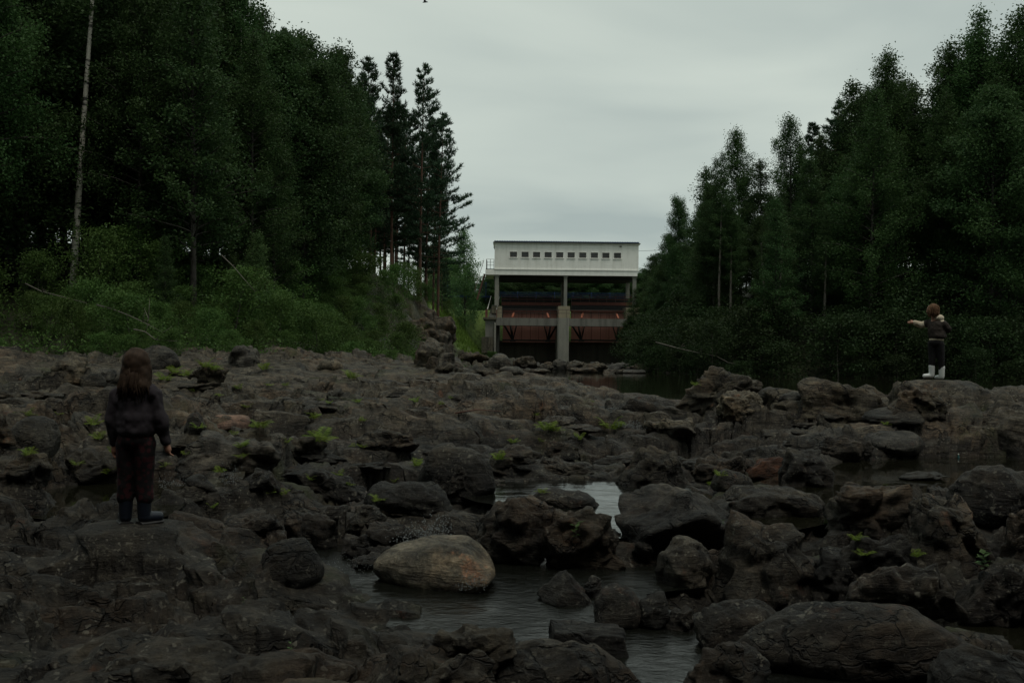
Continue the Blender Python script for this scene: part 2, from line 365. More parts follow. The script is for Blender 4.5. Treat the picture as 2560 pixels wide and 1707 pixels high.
TY = np.log(np.array([r[0] for r in TAB])); TZ = np.array([r[1] for r in TAB])
BED = [(-24, -8), (-23, 15), (-21, 23), (-16, 27.0), (-9, 29.5), (-6.2, 37), (-4.6, 50), (-4.2, 62), (-3.9, 75), (-2.9, 95), (-2.6, 117),
       (12.2, 117), (11.9, 104), (9.6, 80), (8.0, 60), (7.4, 53), (9.3, 47.0), (24, 45), (27.5, 40), (28, 20), (26, 0), (26, -8)]
def bed_table(x, y):
    yy = np.maximum(y, 1.0)
    px = CX + FPX * x / np.maximum(yy, 3.0)
    ci = np.interp(px, COLS, np.arange(len(COLS))); ri = np.interp(np.log(yy), TY, np.arange(len(TY)))
    c0 = np.clip(ci.astype(int), 0, len(COLS) - 2); r0_ = np.clip(ri.astype(int), 0, len(TY) - 2)
    fc = ci - c0; fr = ri - r0_
    fc = fc * fc * (3 - 2 * fc)
    a = TZ[r0_, c0] * (1 - fc) + TZ[r0_, c0 + 1] * fc; b = TZ[r0_ + 1, c0] * (1 - fc) + TZ[r0_ + 1, c0 + 1] * fc
    return a * (1 - fr) + b * fr
def wpoly(pts, z): return [(lambda p: (p.x, p.y))(vatz(a, b, z)) for a, b in pts]
WATERS = {
 'stream': (-1.62, wpoly([(640, 1222), (700, 1236), (760, 1262), (830, 1285), (900, 1290), (1130, 1275), (1300, 1262), (1440, 1262), (1500, 1280), (1520, 1330), (1380, 1345), (1370, 1380), (1440, 1420),
        (1560, 1440), (1680, 1462), (1800, 1500), (2000, 1525), (2352, 1560), (2500, 1600), (2500, 1760), (1500, 1760), (1440, 1600), (1428, 1530), (1400, 1500), (1270, 1500), (1140, 1492), (1110, 1460), (1020, 1425),
        (1030, 1392), (960, 1375), (865, 1352), (790, 1325), (730, 1318), (700, 1270)], -1.62)),
 'pool': (-1.45, wpoly([(1080, 1128), (1150, 1117), (1230, 1106), (1320, 1100), (1400, 1104), (1440, 1120), (1570, 1122), (1640, 1150), (1560, 1215), (1430, 1225), (1390, 1188), (1320, 1170), (1220, 1158), (1140, 1146)], -1.45)),
 'pool_r': (-1.42, wpoly([(1700, 1148), (1800, 1128), (1890, 1095), (1870, 1068), (1960, 1056), (2150, 1052), (2352, 1050), (2450, 1060), (2450, 1120), (2300, 1165), (2160, 1140), (2000, 1128), (1920, 1140), (1890, 1168), (1790, 1195), (1700, 1180)], -1.42)),
 'pool_l': (-1.35, wpoly([(60, 1132), (180, 1118), (260, 1112), (380, 1108), (470, 1120), (420, 1142), (360, 1155), (330, 1180), (250, 1196), (150, 1180), (90, 1160)], -1.35)),
 'hollow': (-1.62, wpoly([(2060, 1405), (2200, 1395), (2400, 1420), (2400, 1540), (2300, 1500), (2150, 1470), (2080, 1440)], -1.62)),
 'pond': (-1.3, [(-2.2, 29.5), (0.5, 27.5), (2.4, 26.8), (4.2, 24.5), (5.0, 21.5), (7.5, 19.2), (12, 18.3), (26, 18.5), (28.2, 20), (27.8, 40.3), (24.2, 45.6), (9.6, 47.6), (7.8, 52), (5, 55.5), (1.5, 54.5), (-1.5, 53), (-2.6, 44)]),
}
CHILD_L = at(336, 1308, 6.5); CHILD_R = at(2336, 949, 15.7)
def relief(x, y):
    """fractured, water-worn bedrock: slabs of several sizes with open joints"""
    r = np.hypot(x, y)
    w1 = fbm(p3(x * 0.8, y * 0.8, 1.5), 3, 11); w2 = fbm(p3(x * 0.8, y * 0.8, 9.5), 3, 23)
    ca, sa = math.cos(0.42), math.sin(0.42)
    xr, yr = x * ca + y * sa + 0.35 * w1, -x * sa + y * ca + 0.35 * w2
    h = 0.0
    amp = np.interp(r, [0, 4, 9, 15, 22, 40, 70], [0.6, 0.7, 0.95, 0.95, 0.7, 0.8, 1.0])
    smooth_zone = sstep(-0.15, 0.35, fbm(p3(x * 0.13, y * 0.10, 4.0), 2, 5) + np.interp(r, [17, 20, 27, 30], [0, 0.55, 0.55, 0]))
    k = 1.05 - 0.6 * smooth_zone
    for (sx, sy, a, tl, jw, jd, s) in ((2.3, 1.3, 0.20, 0.30, 0.10, 0.17, 101), (1.0, 0.6, 0.12, 0.36, 0.12, 0.12, 211), (0.45, 0.28, 0.05, 0.34, 0.13, 0.05, 307), (0.2, 0.13, 0.018, 0.3, 0.13, 0.016, 409)):
        pl, f1, f2 = svoro(xr / sx, yr / sy, s, sx, sy, a, tl, 34.0)
        e = np.clip(f2 - f1, 0, 1)
        dome = a * 0.2 * (1 - np.clip(f1 / 0.8, 0, 1) ** 2)
        jn = -jd * np.exp(-(e / jw) ** 1.3)
        h = h + (pl + dome + jn) * k * (np.interp(r, [8, 14, 40], [1, .6, .5]) if sx < 0.8 else 1.0)
    big = fbm(p3(x * 0.33, y * 0.33, 2.2), 3, 41) * 0.17
    ridg = (1 - np.abs(fbm(p3(xr * 0.9, yr * 2.6, 5.0), 3, 57))) ** 3 * 0.05
    fine = (fbm(p3(xr * 1.3, yr * 3.6, 1.0), 4, 71, 0.5) * 0.032 + fbm(p3(xr * 13, yr * 16, 1.0), 2, 83) * 0.006) * np.interp(r, [5, 16, 30], [1, .6, .6])
    hh = h * 0.9 + big
    # bedding: the rock breaks along gently dipping layers, which leaves small steps
    lay = hh + 0.10 * x + 0.05 * y + 0.05 * w2
    for st, am in ((0.14, 0.6), (0.05, 0.5)):
        q = lay / st; fq = q - np.floor(q); stepq = np.floor(q) + sstep(0.6, 1.0, fq)
        hh = hh + (stepq - q) * st * am * (0.4 + 0.6 * k); lay = lay + (stepq - q) * st * am * (0.4 + 0.6 * k)
    h = (hh - big) / 0.9
    return (h * 0.9 + ridg * (0.5 + k)) * amp + big * amp + fine * (0.7 + 0.3 * amp) - 0.06
def height(x, y, detail=True):
    x = np.asarray(x, float); y = np.asarray(y, float)
    wob = fbm(p3(x * 0.45, y * 0.45, 3.0), 3, 7)
    db = sdist(x, y, BED)
    d = np.maximum(db + wob * 0.8, 0)
    z = bed_table(x, y)
    rel = relief(x, y) if detail else 0 * x
    inb = 1 - sstep(0.0, 4.0, db)                   # bedrock relief fades out on the forest floor
    left = x < 2
    spur = np.exp(-((y - 72) / 15.0) ** 2) * sstep(9, 0, d) * sstep(-1.2, 1.0, db) * left
    near_l = 1.7 * sstep(0, 9, d) + 0.14 * np.maximum(d - 8, 0)
    far_l = 5.6 * sstep(-0.5, 5.5, d) + 0.05 * np.maximum(d - 6, 0)
    tl = sstep(42, 66, y)
    bank_l = near_l * (1 - tl) + far_l * tl
    near_r = 1.5 * sstep(0, 5.0, d) + 1.6 * sstep(3, 16, d) + 0.08 * np.maximum(d - 14, 0)
    far_r = 1.4 * sstep(0, 3.5, d) + 5.4 * sstep(1.0, 11, d) + 0.05 * np.maximum(d - 10, 0)
    tr = sstep(50, 75, y); bank_r = near_r * (1 - tr) + far_r * tr
    back = sstep(117, 122, y)
    bank = np.where(left, bank_l, bank_r)
    bank = bank * (1 - back) + np.maximum(bank, 6.6 * sstep(117, 122, y)) * back
    bank = np.where(y > 126, 5.3, bank)
    bank = np.where((y > 126) & (np.abs(x - 4.5) > 14), 5.6 + 0.05 * np.clip(np.abs(x - 4.5) - 14, 0, 200) , bank)
    lim = np.minimum(bank, 9.0)
    z = z + lim
    rough_bank = fbm(p3(x * 0.5, y * 0.5, 8.0), 4, 91) * 0.35 * sstep(0, 3, db)
    wetk = np.ones_like(x)
    for nm, (zw, poly) in WATERS.items():
        P = np.array(poly); m = (x > P[:, 0].min() - 2) & (x < P[:, 0].max() + 2) & (y > P[:, 1].min() - 2) & (y < P[:, 1].max() + 2)
        if not m.any(): continue
        s = sdist(x[m], y[m], poly) + wob[m] * 0.12 - (0.10 if nm == 'stream' else 0.0)
        zi = z[m]; dep = 0.55 if nm in ('pond',) else 0.40
        carve = zw - np.clip(0.06 + 0.9 * (-s), -0.2, dep)
        zi = np.where(s < 0.05, np.minimum(zi, carve), zi)
        zi = np.where((s >= 0.05) & (s < 0.7), np.maximum(zi, zw + 0.04 - 1.0 * np.clip(s - 0.25, 0, .7)), zi)
        z[m] = zi
        wetk[m] = np.minimum(wetk[m], np.clip(0.45 + 0.8 * s, 0.25, 1.0))
    z = z + rel * (0.15 + 0.85 * inb) * wetk + rough_bank + spur * (fbm(p3(x * 0.6, y * 0.35, 8.0), 5, 33, .6) * 1.5 + svoro(x / 1.6 + .3 * wob, y / 2.6, 601, 1.6, 2.6, .55, .5)[0] + svoro(x / .7, y / 1.1 + .3 * wob, 651, .7, 1.1, .25, .5)[0])
    for P, rr in ((CHILD_L, 0.42), (CHILD_R, 0.7)):
        dd = np.hypot(x - P.x, y - P.y); w = 1 - sstep(rr * 0.45, rr * 1.5, dd)
        z = z * (1 - w) + (P.z + (0.25 * (z - P.z)) * sstep(0.1, rr, dd)) * w
    return z
def hit(px, py, floor=True):
    """where the line of sight through a photo pixel meets the bed (or the water)"""
    Ys = np.geomspace(3.0, 110, 900); d = ray(px, py); X = d.x / d.y * Ys; Zr = d.z / d.y * Ys
    Hh = height(X, Ys)
    if floor:
        for zw, poly in WATERS.values():
            Hh = np.where(sdist(X, Ys, poly) < 0.2, np.maximum(Hh, zw), Hh)
    k = np.argmax(Hh >= Zr)
    if Hh[k] < Zr[k]: k = len(Ys) - 1
    return Vector((X[k], Ys[k], Zr[k]))
def hz(x, y): return float(height(np.array([x]), np.array([y]))[0])

# polar sheet: fine where it is near, out to the horizon
ang = np.concatenate([np.linspace(-180, -48, 70, endpoint=False), np.linspace(-48, -31, 70, endpoint=False), np.linspace(-31, 31, 860, endpoint=False),
                      np.linspace(31, 48, 70, endpoint=False), np.linspace(48, 180, 70, endpoint=False)])
radii = np.concatenate([np.linspace(0.4, 3.2, 18, endpoint=False), np.geomspace(3.2, 60, 440, endpoint=False), np.geomspace(60, 135, 70, endpoint=False), np.geomspace(135, 1500, 26)])
A_, R_ = np.meshgrid(np.radians(ang), radii)
gx = (R_ * np.sin(A_)).ravel(); gy = (R_ * np.cos(A_)).ravel()
gz = height(gx, gy)
# overhangs and undercut edges: shift steep places sideways with a field that changes with height
shf = np.interp(np.hypot(gx, gy), [0, 3, 30, 60, 100], [0, 0.05, 0.09, 0.15, 0.0])
ox = fbm(np.stack([gx * 2.2, gy * 2.2, gz * 9.0], 1), 3, 501) * shf * 1.6; oy = fbm(np.stack([gx * 2.2, gy * 2.2, gz * 9.0 + 40], 1), 3, 502) * shf * 1.6
gx = gx + ox; gy = gy + oy
na, nr = len(ang), len(radii)
ii, jj = np.meshgrid(np.arange(nr - 1), np.arange(na), indexing='ij')
j2 = (jj + 1) % na
F = np.stack([ii * na + jj, (ii + 1) * na + jj, (ii + 1) * na + j2, ii * na + j2], -1).reshape(-1, 4)
F = F[:, ::-1]
gdb = sdist(gx, gy, BED) + 0.6 * fbm(p3(gx * 0.5, gy * 0.5, 2.0), 4, 3)
spur_m = np.exp(-((gy - 74) / 13.0) ** 2) * (gx < 0) * sstep(5.5, 3.5, gdb)
soil = sstep(0.0, 1.2, gdb) * (1 - np.clip(spur_m * 1.8, 0, 1))
grass = sstep(0.6, 1.4, gdb) * sstep(78, 86, gy + 2 * fbm(p3(gx * 0.4, gy * 0.4, 1.0), 2, 9))
gv = np.stack([gx, gy, gz], 1)
c0 = len(gv); gv = np.vstack([gv, [[0, 0, -1.35]]])
me = np_mesh('ground', gv, F, True, {'soil': ('POINT', np.append(soil, 0)), 'grass': ('POINT', np.append(grass, 0)), 'spur': ('POINT', np.append(np.clip(spur_m * 1.8, 0, 1), 0))})
m = bpy.data.materials.new('ground'); t, b, o = nodes(m); v = objvec(t, False)
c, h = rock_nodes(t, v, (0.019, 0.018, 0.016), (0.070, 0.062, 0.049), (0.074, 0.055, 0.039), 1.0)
ns = tnoise(t, v, 2.2, 7, 0.65)
moss = math2(t, 'MULTIPLY', ramp(t, tnoise(t, v, 0.55, 5, 0.6), 0.56, 0.66), ramp(t, ns, 0.45, 0.6), True)
c = mix(t, math2(t, 'MULTIPLY', moss, 0.55), c, (0.035, 0.042, 0.014))
sa_ = N(t, 'ShaderNodeAttribute'); sa_.attribute_name = 'soil'
ga_ = N(t, 'ShaderNodeAttribute'); ga_.attribute_name = 'grass'
soilc = mix(t, ramp(t, ns, 0.35, 0.65), (0.012, 0.012, 0.007), (0.026, 0.034, 0.012))
grassc = mix(t, ramp(t, ns, 0.3, 0.7), (0.05, 0.085, 0.015), (0.11, 0.17, 0.03))
sp_ = N(t, 'ShaderNodeAttribute'); sp_.attribute_name = 'spur'
c = mix(t, math2(t, 'MULTIPLY', sp_.outputs['Fac'], ramp(t, tnoise(t, v, 0.45, 6, 0.7), 0.40, 0.55)), c, (0.028, 0.030, 0.010))
c = mix(t, sa_.outputs['Fac'], c, soilc); c = mix(t, ga_.outputs['Fac'], c, grassc)
t.links.new(c, b.inputs['Base Color']); b.inputs['Roughness'].default_value = 0.62; b.inputs['Specular IOR Level'].default_value = 0.20
bump(t, b, h, 1.0, 0.06)
ground = tag(link('ground', me, m), kind='structure')

# water: one flat sheet per pool, reaching a little under its banks
M['still'] = water_mat('still_water', 1.8, 0.10, 0.03, (0.007, 0.007, 0.004))
M['ripple'] = water_mat('rippled_pool', 5.0, 0.22, 0.03, stretch=(0.5, 1.4, 1))
M['run'] = water_mat('running_water', 8.5, 0.85, 0.06, stretch=(0.8, 1.3, 1), detail=6)
def grow(poly, k):
    P = np.array(poly, float); n = len(P); o_ = []
    area = sum(P[i][0] * P[(i + 1) % n][1] - P[(i + 1) % n][0] * P[i][1] for i in range(n))
    s = 1 if area > 0 else -1
    for i in range(n):
        e1 = P[i] - P[i - 1]; e2 = P[(i + 1) % n] - P[i]
        n1 = np.array([e1[1], -e1[0]]) / (np.hypot(*e1) + 1e-9) * s; n2 = np.array([e2[1], -e2[0]]) / (np.hypot(*e2) + 1e-9) * s
        nn = n1 + n2; nn /= max(np.hypot(*nn), 0.6); o_.append(P[i] + nn * k)
    return o_
for nm, (zw, poly), mk, k in (('stream', WATERS['stream'], 'run', 0.35), ('pool', WATERS['pool'], 'ripple', 0.25), ('pool', WATERS['pool_r'], 'still', 0.45),
                          ('pool', WATERS['pool_l'], 'still', 0.25), ('pool', WATERS['hollow'], 'still', 0.25), ('pond', WATERS['pond'], 'still', 0.8)):
    bm = bmesh.new(); vs = [bm.verts.new((x, y, zw)) for x, y in grow(poly, k)]
    f = bm.faces.new(vs); bm.normal_update()
    if f.normal.z < 0: f.normal_flip()
    bmesh.ops.triangulate(bm, faces=[f]); me = bpy.data.meshes.new(nm + '_water'); bm.to_mesh(me); bm.free()
    tag(link(nm + '_water', me, M[mk]), kind='structure')
# ------------------------------------------------------------------ boulders and stones
_ico = {}
def ico(sub):
    if sub not in _ico:
        bm = bmesh.new(); bmesh.ops.create_icosphere(bm, subdivisions=sub, radius=1.0)
        _ico[sub] = (np.array([v.co[:] for v in bm.verts]), np.array([[v.index for v in f.verts] for f in bm.faces])); bm.free()
    return _ico[sub]
def rock_mesh(seed, sub=4, style='angular', dims=(1, 1, 1), planes=None, rough=1.0, strata=1.0):
    rg = np.random.default_rng(seed)
    d, F = ico(sub)
    if planes is None:
        n = {'angular': 13, 'round': 22, 'slab': 12}[style]
        nv = rg.normal(size=(n, 3)); nv /= np.linalg.norm(nv, axis=1)[:, None]
        dv = rg.uniform({'angular': 0.55, 'round': 0.8, 'slab': 0.6}[style], 1.0, n)
        base = np.array([[0, 0, -1], [1, 0, .5], [-1, 0, .5], [0, 1, .4], [0, -1, .6], [rg.uniform(-.25, .25), rg.uniform(-.3, .1), 1]], float)
        base /= np.linalg.norm(base, axis=1)[:, None]
        nv = np.vstack([nv, base]); dv = np.append(dv, [0.8, .9, .9, .9, .9, 0.72 if style != 'round' else 0.85])
        k = {'angular': 40, 'round': 9, 'slab': 34}[style]
    else:
        nv = np.array([p[:3] for p in planes], float); nv /= np.linalg.norm(nv, axis=1)[:, None]; dv = np.array([p[3] for p in planes]); k = 34
    q = np.clip(d @ nv.T, 0, None) / dv
    r = (q ** k).sum(1) ** (-1.0 / k)
    p = d * r[:, None]
    lo, hi = p.min(0), p.max(0); p = (p - (lo + hi) / 2) / ((hi - lo) / 2)
    sc = np.array(dims) / 2; p = p * sc
    nrm = d / sc; nrm /= np.linalg.norm(nrm, axis=1)[:, None]
    s = float(np.mean(dims)); off = rg.uniform(0, 50, 3)
    tilt = rg.uniform(-.5, .5, 2)
    lay = p[:, 2] + tilt[0] * p[:, 0] + tilt[1] * p[:, 1]
    f = 1.0 / s
    dsp = fbm(p * 2.2 * f + off, 3, seed) * (0.06 if style == 'round' else 0.032) * s + fbm(p * 7 * f + off, 3, seed + 3, .6) * 0.018 * s
    dsp += (1 - np.abs(fbm(np.stack([p[:, 0] * 1.5 * f, p[:, 1] * 1.5 * f, lay * 9 * f], 1) + off, 3, seed + 5))) ** 3 * 0.035 * s * strata
    dsp += fbm(p * 22 * min(f, 2.2) + off, 2, seed + 9) * 0.008 * s
    if style == 'angular':                    # chipped faces
        ch = fbm(p * 3.4 * f + off + 9, 2, seed + 13); dsp -= sstep(0.12, 0.2, ch) * 0.04 * s
    # fracture pattern: tilted facets of different size, softly joined
    for ns_, am, kk in ((26, .085, 60), (90, .036, 90)):
        sd_ = p[rg.integers(0, len(p), ns_)]; Dm = np.linalg.norm((p[:, None, :] - sd_[None]) / s, axis=2); mn = Dm.min(1, keepdims=True)
        w_ = np.exp(-kk * (Dm - mn)); hh = rg.uniform(-1, 1, ns_) * am; gr = rg.normal(0, .22, (ns_, 3))
        loc = hh[None] + ((p[:, None, :] - sd_[None]) / s * gr[None]).sum(2)
        dsp += (w_ * loc).sum(1) / w_.sum(1) * s * (0.35 if style == 'round' else 1.0)
    p = p + nrm * (dsp * rough)[:, None]
    lo, hi = p.min(0), p.max(0); p = (p - (lo + hi) / 2) / ((hi - lo) / 2) * sc
    return np_mesh('rock', p, F, True)
def rock_at(vx0, vx1, vt, vb, z, name='boulder', style='angular', mat='rock', label=None, group=None, seed=0, dep=0.8, sub=5, planes=None, rz=None, bury=0.35, rough=1.0, strata=1.0, cat='rock', ground_it=True):
    """boulder whose outline spans vx0..vx1 and vt..vb in the photo and whose foot stands at height z"""
    c = hit((vx0 + vx1) / 2 * V, vb * V) if ground_it else vatz((vx0 + vx1) / 2, vb, z); Y = c.y; z = c.z
    w = abs(vat(vx1, vb, Y).x - vat(vx0, vb, Y).x); D = w * dep; Yc = Y + D * 0.42
    top = vat((vx0 + vx1) / 2, vt, Y + D * 0.3).z; h = max(top - z, 0.06); H = h * (1 + bury)
    w *= Yc / Y * 1.10; D *= 1.25
    me = rock_mesh(seed or int(vx0 * 7 + vt), sub, style, (w, D, H), planes, rough, strata)
    cx = vat((vx0 + vx1) / 2, vb, Yc).x
    o = link(name, me, M[mat], None, (cx, Yc, top - H / 2)); q_ = random.Random(int(vx0 * 3 + vb)); o.rotation_euler = (q_.uniform(-.08, .08), q_.uniform(-.10, .10), rz if rz is not None else q_.uniform(-.35, .35))
    return tag(o, label, cat, group)

PL_WEDGE = [(-0.34, -0.42, 0.84, 0.46), (0.60, -0.10, 0.80, 0.52), (0.12, -0.78, -0.62, 0.50), (0.45, -.75, .2, .8), (-0.75, -0.6, -0.1, 0.85), (0.9, -0.3, -0.2, 0.9), (0, 1, 0.2, 0.8), (-1, 0.2, -.2, 1.0), (0, 0, -1, 0.7)]
PL_BLOCK = [(0.05, -0.2, 1, .55), (0, 0.05, -1, .6), (0.05, -1, 0.1, .6), (0, 1, .2, .7), (1, 0, 0.5, .85), (-1, 0, 0.4, .85), (0.1, -.6, .8, .7), (.5, -.6, .6, .85)]
PL_TOP = [(0.08, -0.32, 1, .45), (-.12, -1, 0.75, .62), (0, 1, .3, .8), (1, -.2, .7, .78), (-1, -.2, .6, .8), (0, 0, -1, .6), (.7, -.8, .3, .8), (-.7, -.7, .7, .8)]
R = rock_at
# in and beside the stream
R(866, 1132, 1238, 1352, -1.64, 'boulder', 'round', 'rock_tan', 'pale rounded boulder with lichen patches sitting in the dark stream', seed=5, dep=.62, rough=.5, strata=.15)
R(1425, 1700, 1122, 1300, -1.66, 'boulder', 'angular', 'rock_grey', 'big wedge-shaped grey boulder with dark undercut front beside the bright pool', seed=11, dep=.8, planes=PL_WEDGE, bury=.1, rough=.55)
R(1085, 1292, 1140, 1300, -1.66, 'boulder', 'angular', 'rock', 'broad lumpy outcrop with a lichen-crusted end between bright pool and stream', seed=23, dep=.5, bury=.3, rough=1.25)
R(1235, 1434, 1164, 1312, -1.66, 'boulder', 'angular', 'rock_brown', 'lichened outcrop sloping down to the right against the wedge boulder', seed=22, dep=.5, bury=.3, rough=1.2)
R(1090, 1240, 1150, 1262, -1.6, 'boulder', 'angular', 'rock_dark', 'dark knobbly rock at the left end of the outcrop above the splash', seed=24, dep=.8)
R(1248, 1352, 1312, 1388, -1.64, 'stone', 'angular', 'rock_dark', 'small dark pyramid-shaped stone standing in the stream', seed=31, dep=.8, sub=4, bury=.15, rough=.6, planes=[(-.75, -.3, .55, .5), (.62, -.35, .7, .5), (0, -1, .25, .55), (0, 1, .4, .5), (0, 0, -1, .5), (1, 0, 0, .9)])
R(1338, 1382, 1322, 1372, -1.64, 'stone', 'round', 'rock_grey', 'small smooth stone with pale edge touching the pyramid stone', seed=37, sub=4)
R(1366, 1480, 1345, 1442, -1.65, 'boulder', 'round', 'rock', 'rounded brown boulder at the right edge of the stream, below the dark hollow', seed=41, sub=4, rough=.7)
R(1462, 1536, 1362, 1446, -1.65, 'boulder', 'angular', 'rock_dark', 'dark split boulder with white flecks pressed against a rounded brown boulder', seed=43, sub=4, rough=.7)
R(1530, 1600, 1395, 1450, -1.65, 'stone', 'angular', 'rock', 'low stone at the foot of the split boulder by the stream', seed=44, sub=4)
R(1268, 1432, 1437, 1508, -1.67, 'boulder', 'slab', 'rock_dark', 'dark rectangular block lying across the foreground stream', seed=47, dep=.55, planes=[(0.03, -0.1, 1, .55), (0, 0.05, -1, .6), (0.02, -1, 0.05, .6), (0, 1, 0, .7), (1, 0, 0.1, .92), (-1, 0, 0.06, .92), (0, -.6, .8, .8)], rough=.4, bury=.3, rz=.05)
R(1000, 1180, 1436, 1540, -1.6, 'boulder', 'angular', 'rock_brown', 'shaggy lichen-streaked rock at the near left bank of the stream', seed=49, dep=.7)
R(1140, 1460, 1480, 1640, -1.68, 'boulder', 'round', 'rock', 'large smooth rock at the bottom edge below the rectangular block', seed=53, dep=.6, strata=.6)
R(960, 1150, 1500, 1640, -1.55, 'boulder', 'angular', 'rock', 'grey rock at the bottom edge left of the large smooth rock', seed=54, dep=.7)
R(1545, 1760, 1474, 1620, -1.7, 'boulder', 'slab', 'rock', 'flat layered rock rising from the stream at the bottom edge', seed=59, dep=.7, strata=2)
R(1640, 1908, 1178, 1405, -1.62, 'boulder', 'angular', 'rock_brown', 'largest brown-topped boulder with a dark speckled face, right of the wedge boulder', seed=61, dep=.7, planes=PL_TOP, rough=.9)
R(1516, 1640, 1234, 1352, -1.64, 'boulder', 'round', 'rock_pale', 'rounded lichen-crusted boulder leaning on the brown-topped boulder', seed=67, sub=5, rough=.9)
R(1620, 1720, 1258, 1350, -1.62, 'boulder', 'angular', 'rock', 'narrow speckled rock wedged between two big boulders', seed=68, sub=4)
R(1840, 1980, 1265, 1400, -1.6, 'boulder', 'angular', 'rock_dark', 'dark tall rock behind the brown-topped boulder at its right side', seed=69)
R(1600, 1800, 1382, 1490, -1.68, 'boulder', 'round', 'rock', 'smooth dome of rock sloping into the stream under the brown-topped boulder', seed=71, dep=.6, strata=.5)
R(1720, 2215, 1388, 1560, -1.7, 'boulder', 'round', 'rock', 'long whale-backed rock along the right side of the stream', seed=73, dep=.45, strata=.8, rough=.8)
R(2150, 2400, 1500, 1640, -1.7, 'boulder', 'round', 'rock_dark', 'dark rock in the lower right corner beyond the whale-backed rock', seed=74, dep=.6)
# right-hand flats
R(1645, 1895, 1118, 1186, -1.5, 'flat_rock', 'slab', 'rock', 'flat slab with dark front lying along the near edge of the dark pool', seed=79, dep=.5, planes=PL_BLOCK, rough=.9)
R(2188, 2420, 1066, 1185, -1.5, 'boulder', 'round', 'rock_dark', 'dark sloping whaleback rock standing in the right end of the pool', seed=83, dep=.6)
R(1900, 2110, 1105, 1235, -1.48, 'boulder', 'slab', 'rock', 'layered rock shelves at the near shore of the dark pool', seed=89, dep=.6, strata=2.5)
R(2060, 2300, 1140, 1290, -1.52, 'boulder', 'angular', 'rock_brown', 'broad flat-topped block with a white lichen patch on its front edge', seed=97, dep=.6, planes=PL_TOP)
R(2280, 2440, 1160, 1300, -1.5, 'boulder', 'angular', 'rock', 'squarish rock at the right edge of the photo above the ferny hollow', seed=98, dep=.7)
R(1930, 2110, 1225, 1345, -1.5, 'boulder', 'angular', 'rock_dark', 'dark broken rock with ferns right of the brown-topped boulder', seed=101, dep=.7)
R(1960, 2200, 1290, 1410, -1.58, 'boulder', 'angular', 'rock', 'sloping lichen-spotted rock above the dark hollow on the right', seed=103, dep=.6)
R(2190, 2400, 1290, 1440, -1.6, 'boulder', 'angular', 'rock_dark', 'dark leafy-topped rock at the right edge above the hollow', seed=107, dep=.7)
R(2070, 2170, 1082, 1104, -1.43, 'stone', 'slab', 'rock_grey', 'low wet stone barely rising from the middle of the dark pool', seed=109, sub=4)
R(1715, 1800, 1050, 1098, -1.38, 'stone', 'angular', 'rock_orange', 'rusty orange stone standing between dark blocks left of the pool', seed=113, sub=4, rough=.6)
R(1790, 1905, 1030, 1118, -1.44, 'boulder', 'angular', 'rock_dark', 'dark block with vertical front at the left end of the dark pool', seed=127, planes=PL_BLOCK, rough=1)
R(1640, 1725, 1078, 1125, -1.42, 'stone', 'round', 'rock_brown', 'rounded brown stone in front of the rusty orange stone', seed=128, sub=4)
R(1640, 1720, 1035, 1085, -1.36, 'stone', 'angular', 'rock_brown', 'brown stone just left of the rusty orange stone', seed=129, sub=4)
R(1950, 2055, 976, 1012, -1.18, 'stone', 'round', 'rock_pale', 'smooth pale whaleback stone on the far shore of the dark pool', seed=131, sub=4, rough=.4)
R(1985, 2118, 990, 1038, -1.25, 'boulder', 'round', 'rock_grey', 'rounded grey boulder touching the pale whaleback stone', seed=137, sub=4, rough=.5)
R(1860, 2000, 1000, 1060, -1.3, 'boulder', 'slab', 'rock', 'low grey shelf of rock at the far left shore of the dark pool', seed=138, dep=.6)
R(2038, 2180, 876, 955, -1.0, 'boulder', 'angular', 'rock_brown', 'overhanging block with dark square front below the child with white boots', seed=139, planes=PL_BLOCK, dep=.7)
R(1768, 2060, 868, 975, -1.0, 'boulder', 'angular', 'rock_brown', 'long sloping rock ridge left of the child with white boots', seed=149, dep=.5, planes=[(-.35, -.25, 1, .5), (.5, -.2, .9, .6), (0, -1, .5, .6), (0, 1, .3, .7), (-1, -.2, .1, 1), (1, 0, 0, 1), (0, 0, -1, .6)], strata=2)
R(2150, 2420, 888, 1040, -1.1, 'boulder', 'slab', 'rock', 'great sloping slab at the right edge behind the dark pool', seed=151, dep=.6, planes=[(-.35, -.45, 1, .5), (0, -1, .4, .7), (0, 1, .3, .7), (-1, -.2, .4, .9), (1, 0, 0, 1), (0, 0, -1, .6)], strata=1.5)
R(1558, 1740, 840, 940, -1.05, 'boulder', 'angular', 'rock_brown', 'jagged crest of rock standing at the near edge of the pond', seed=157, dep=.55, strata=2.5, rough=1.4)
R(1640, 1760, 895, 965, -1.1, 'boulder', 'angular', 'rock_pale', 'pale fractured rock falling away right of the jagged crest', seed=158, dep=.6, strata=2)
R(1420, 1700, 912, 985, -1.12, 'flat_rock', 'slab', 'rock_dark', 'long dark ledge with a shadowed front below the jagged crest', seed=163, dep=.4, planes=PL_BLOCK, rough=1.2)
R(1738, 1800, 888, 926, -1.3, 'stone', 'round', 'rock_dark', 'dark stone poking out of the pond right of the jagged crest', seed=167, sub=4)
R(1788, 1850, 900, 926, -1.28, 'stone', 'round', 'rock_dark', 'lower dark stone in the pond at the foot of the sloping ridge', seed=168, sub=4)
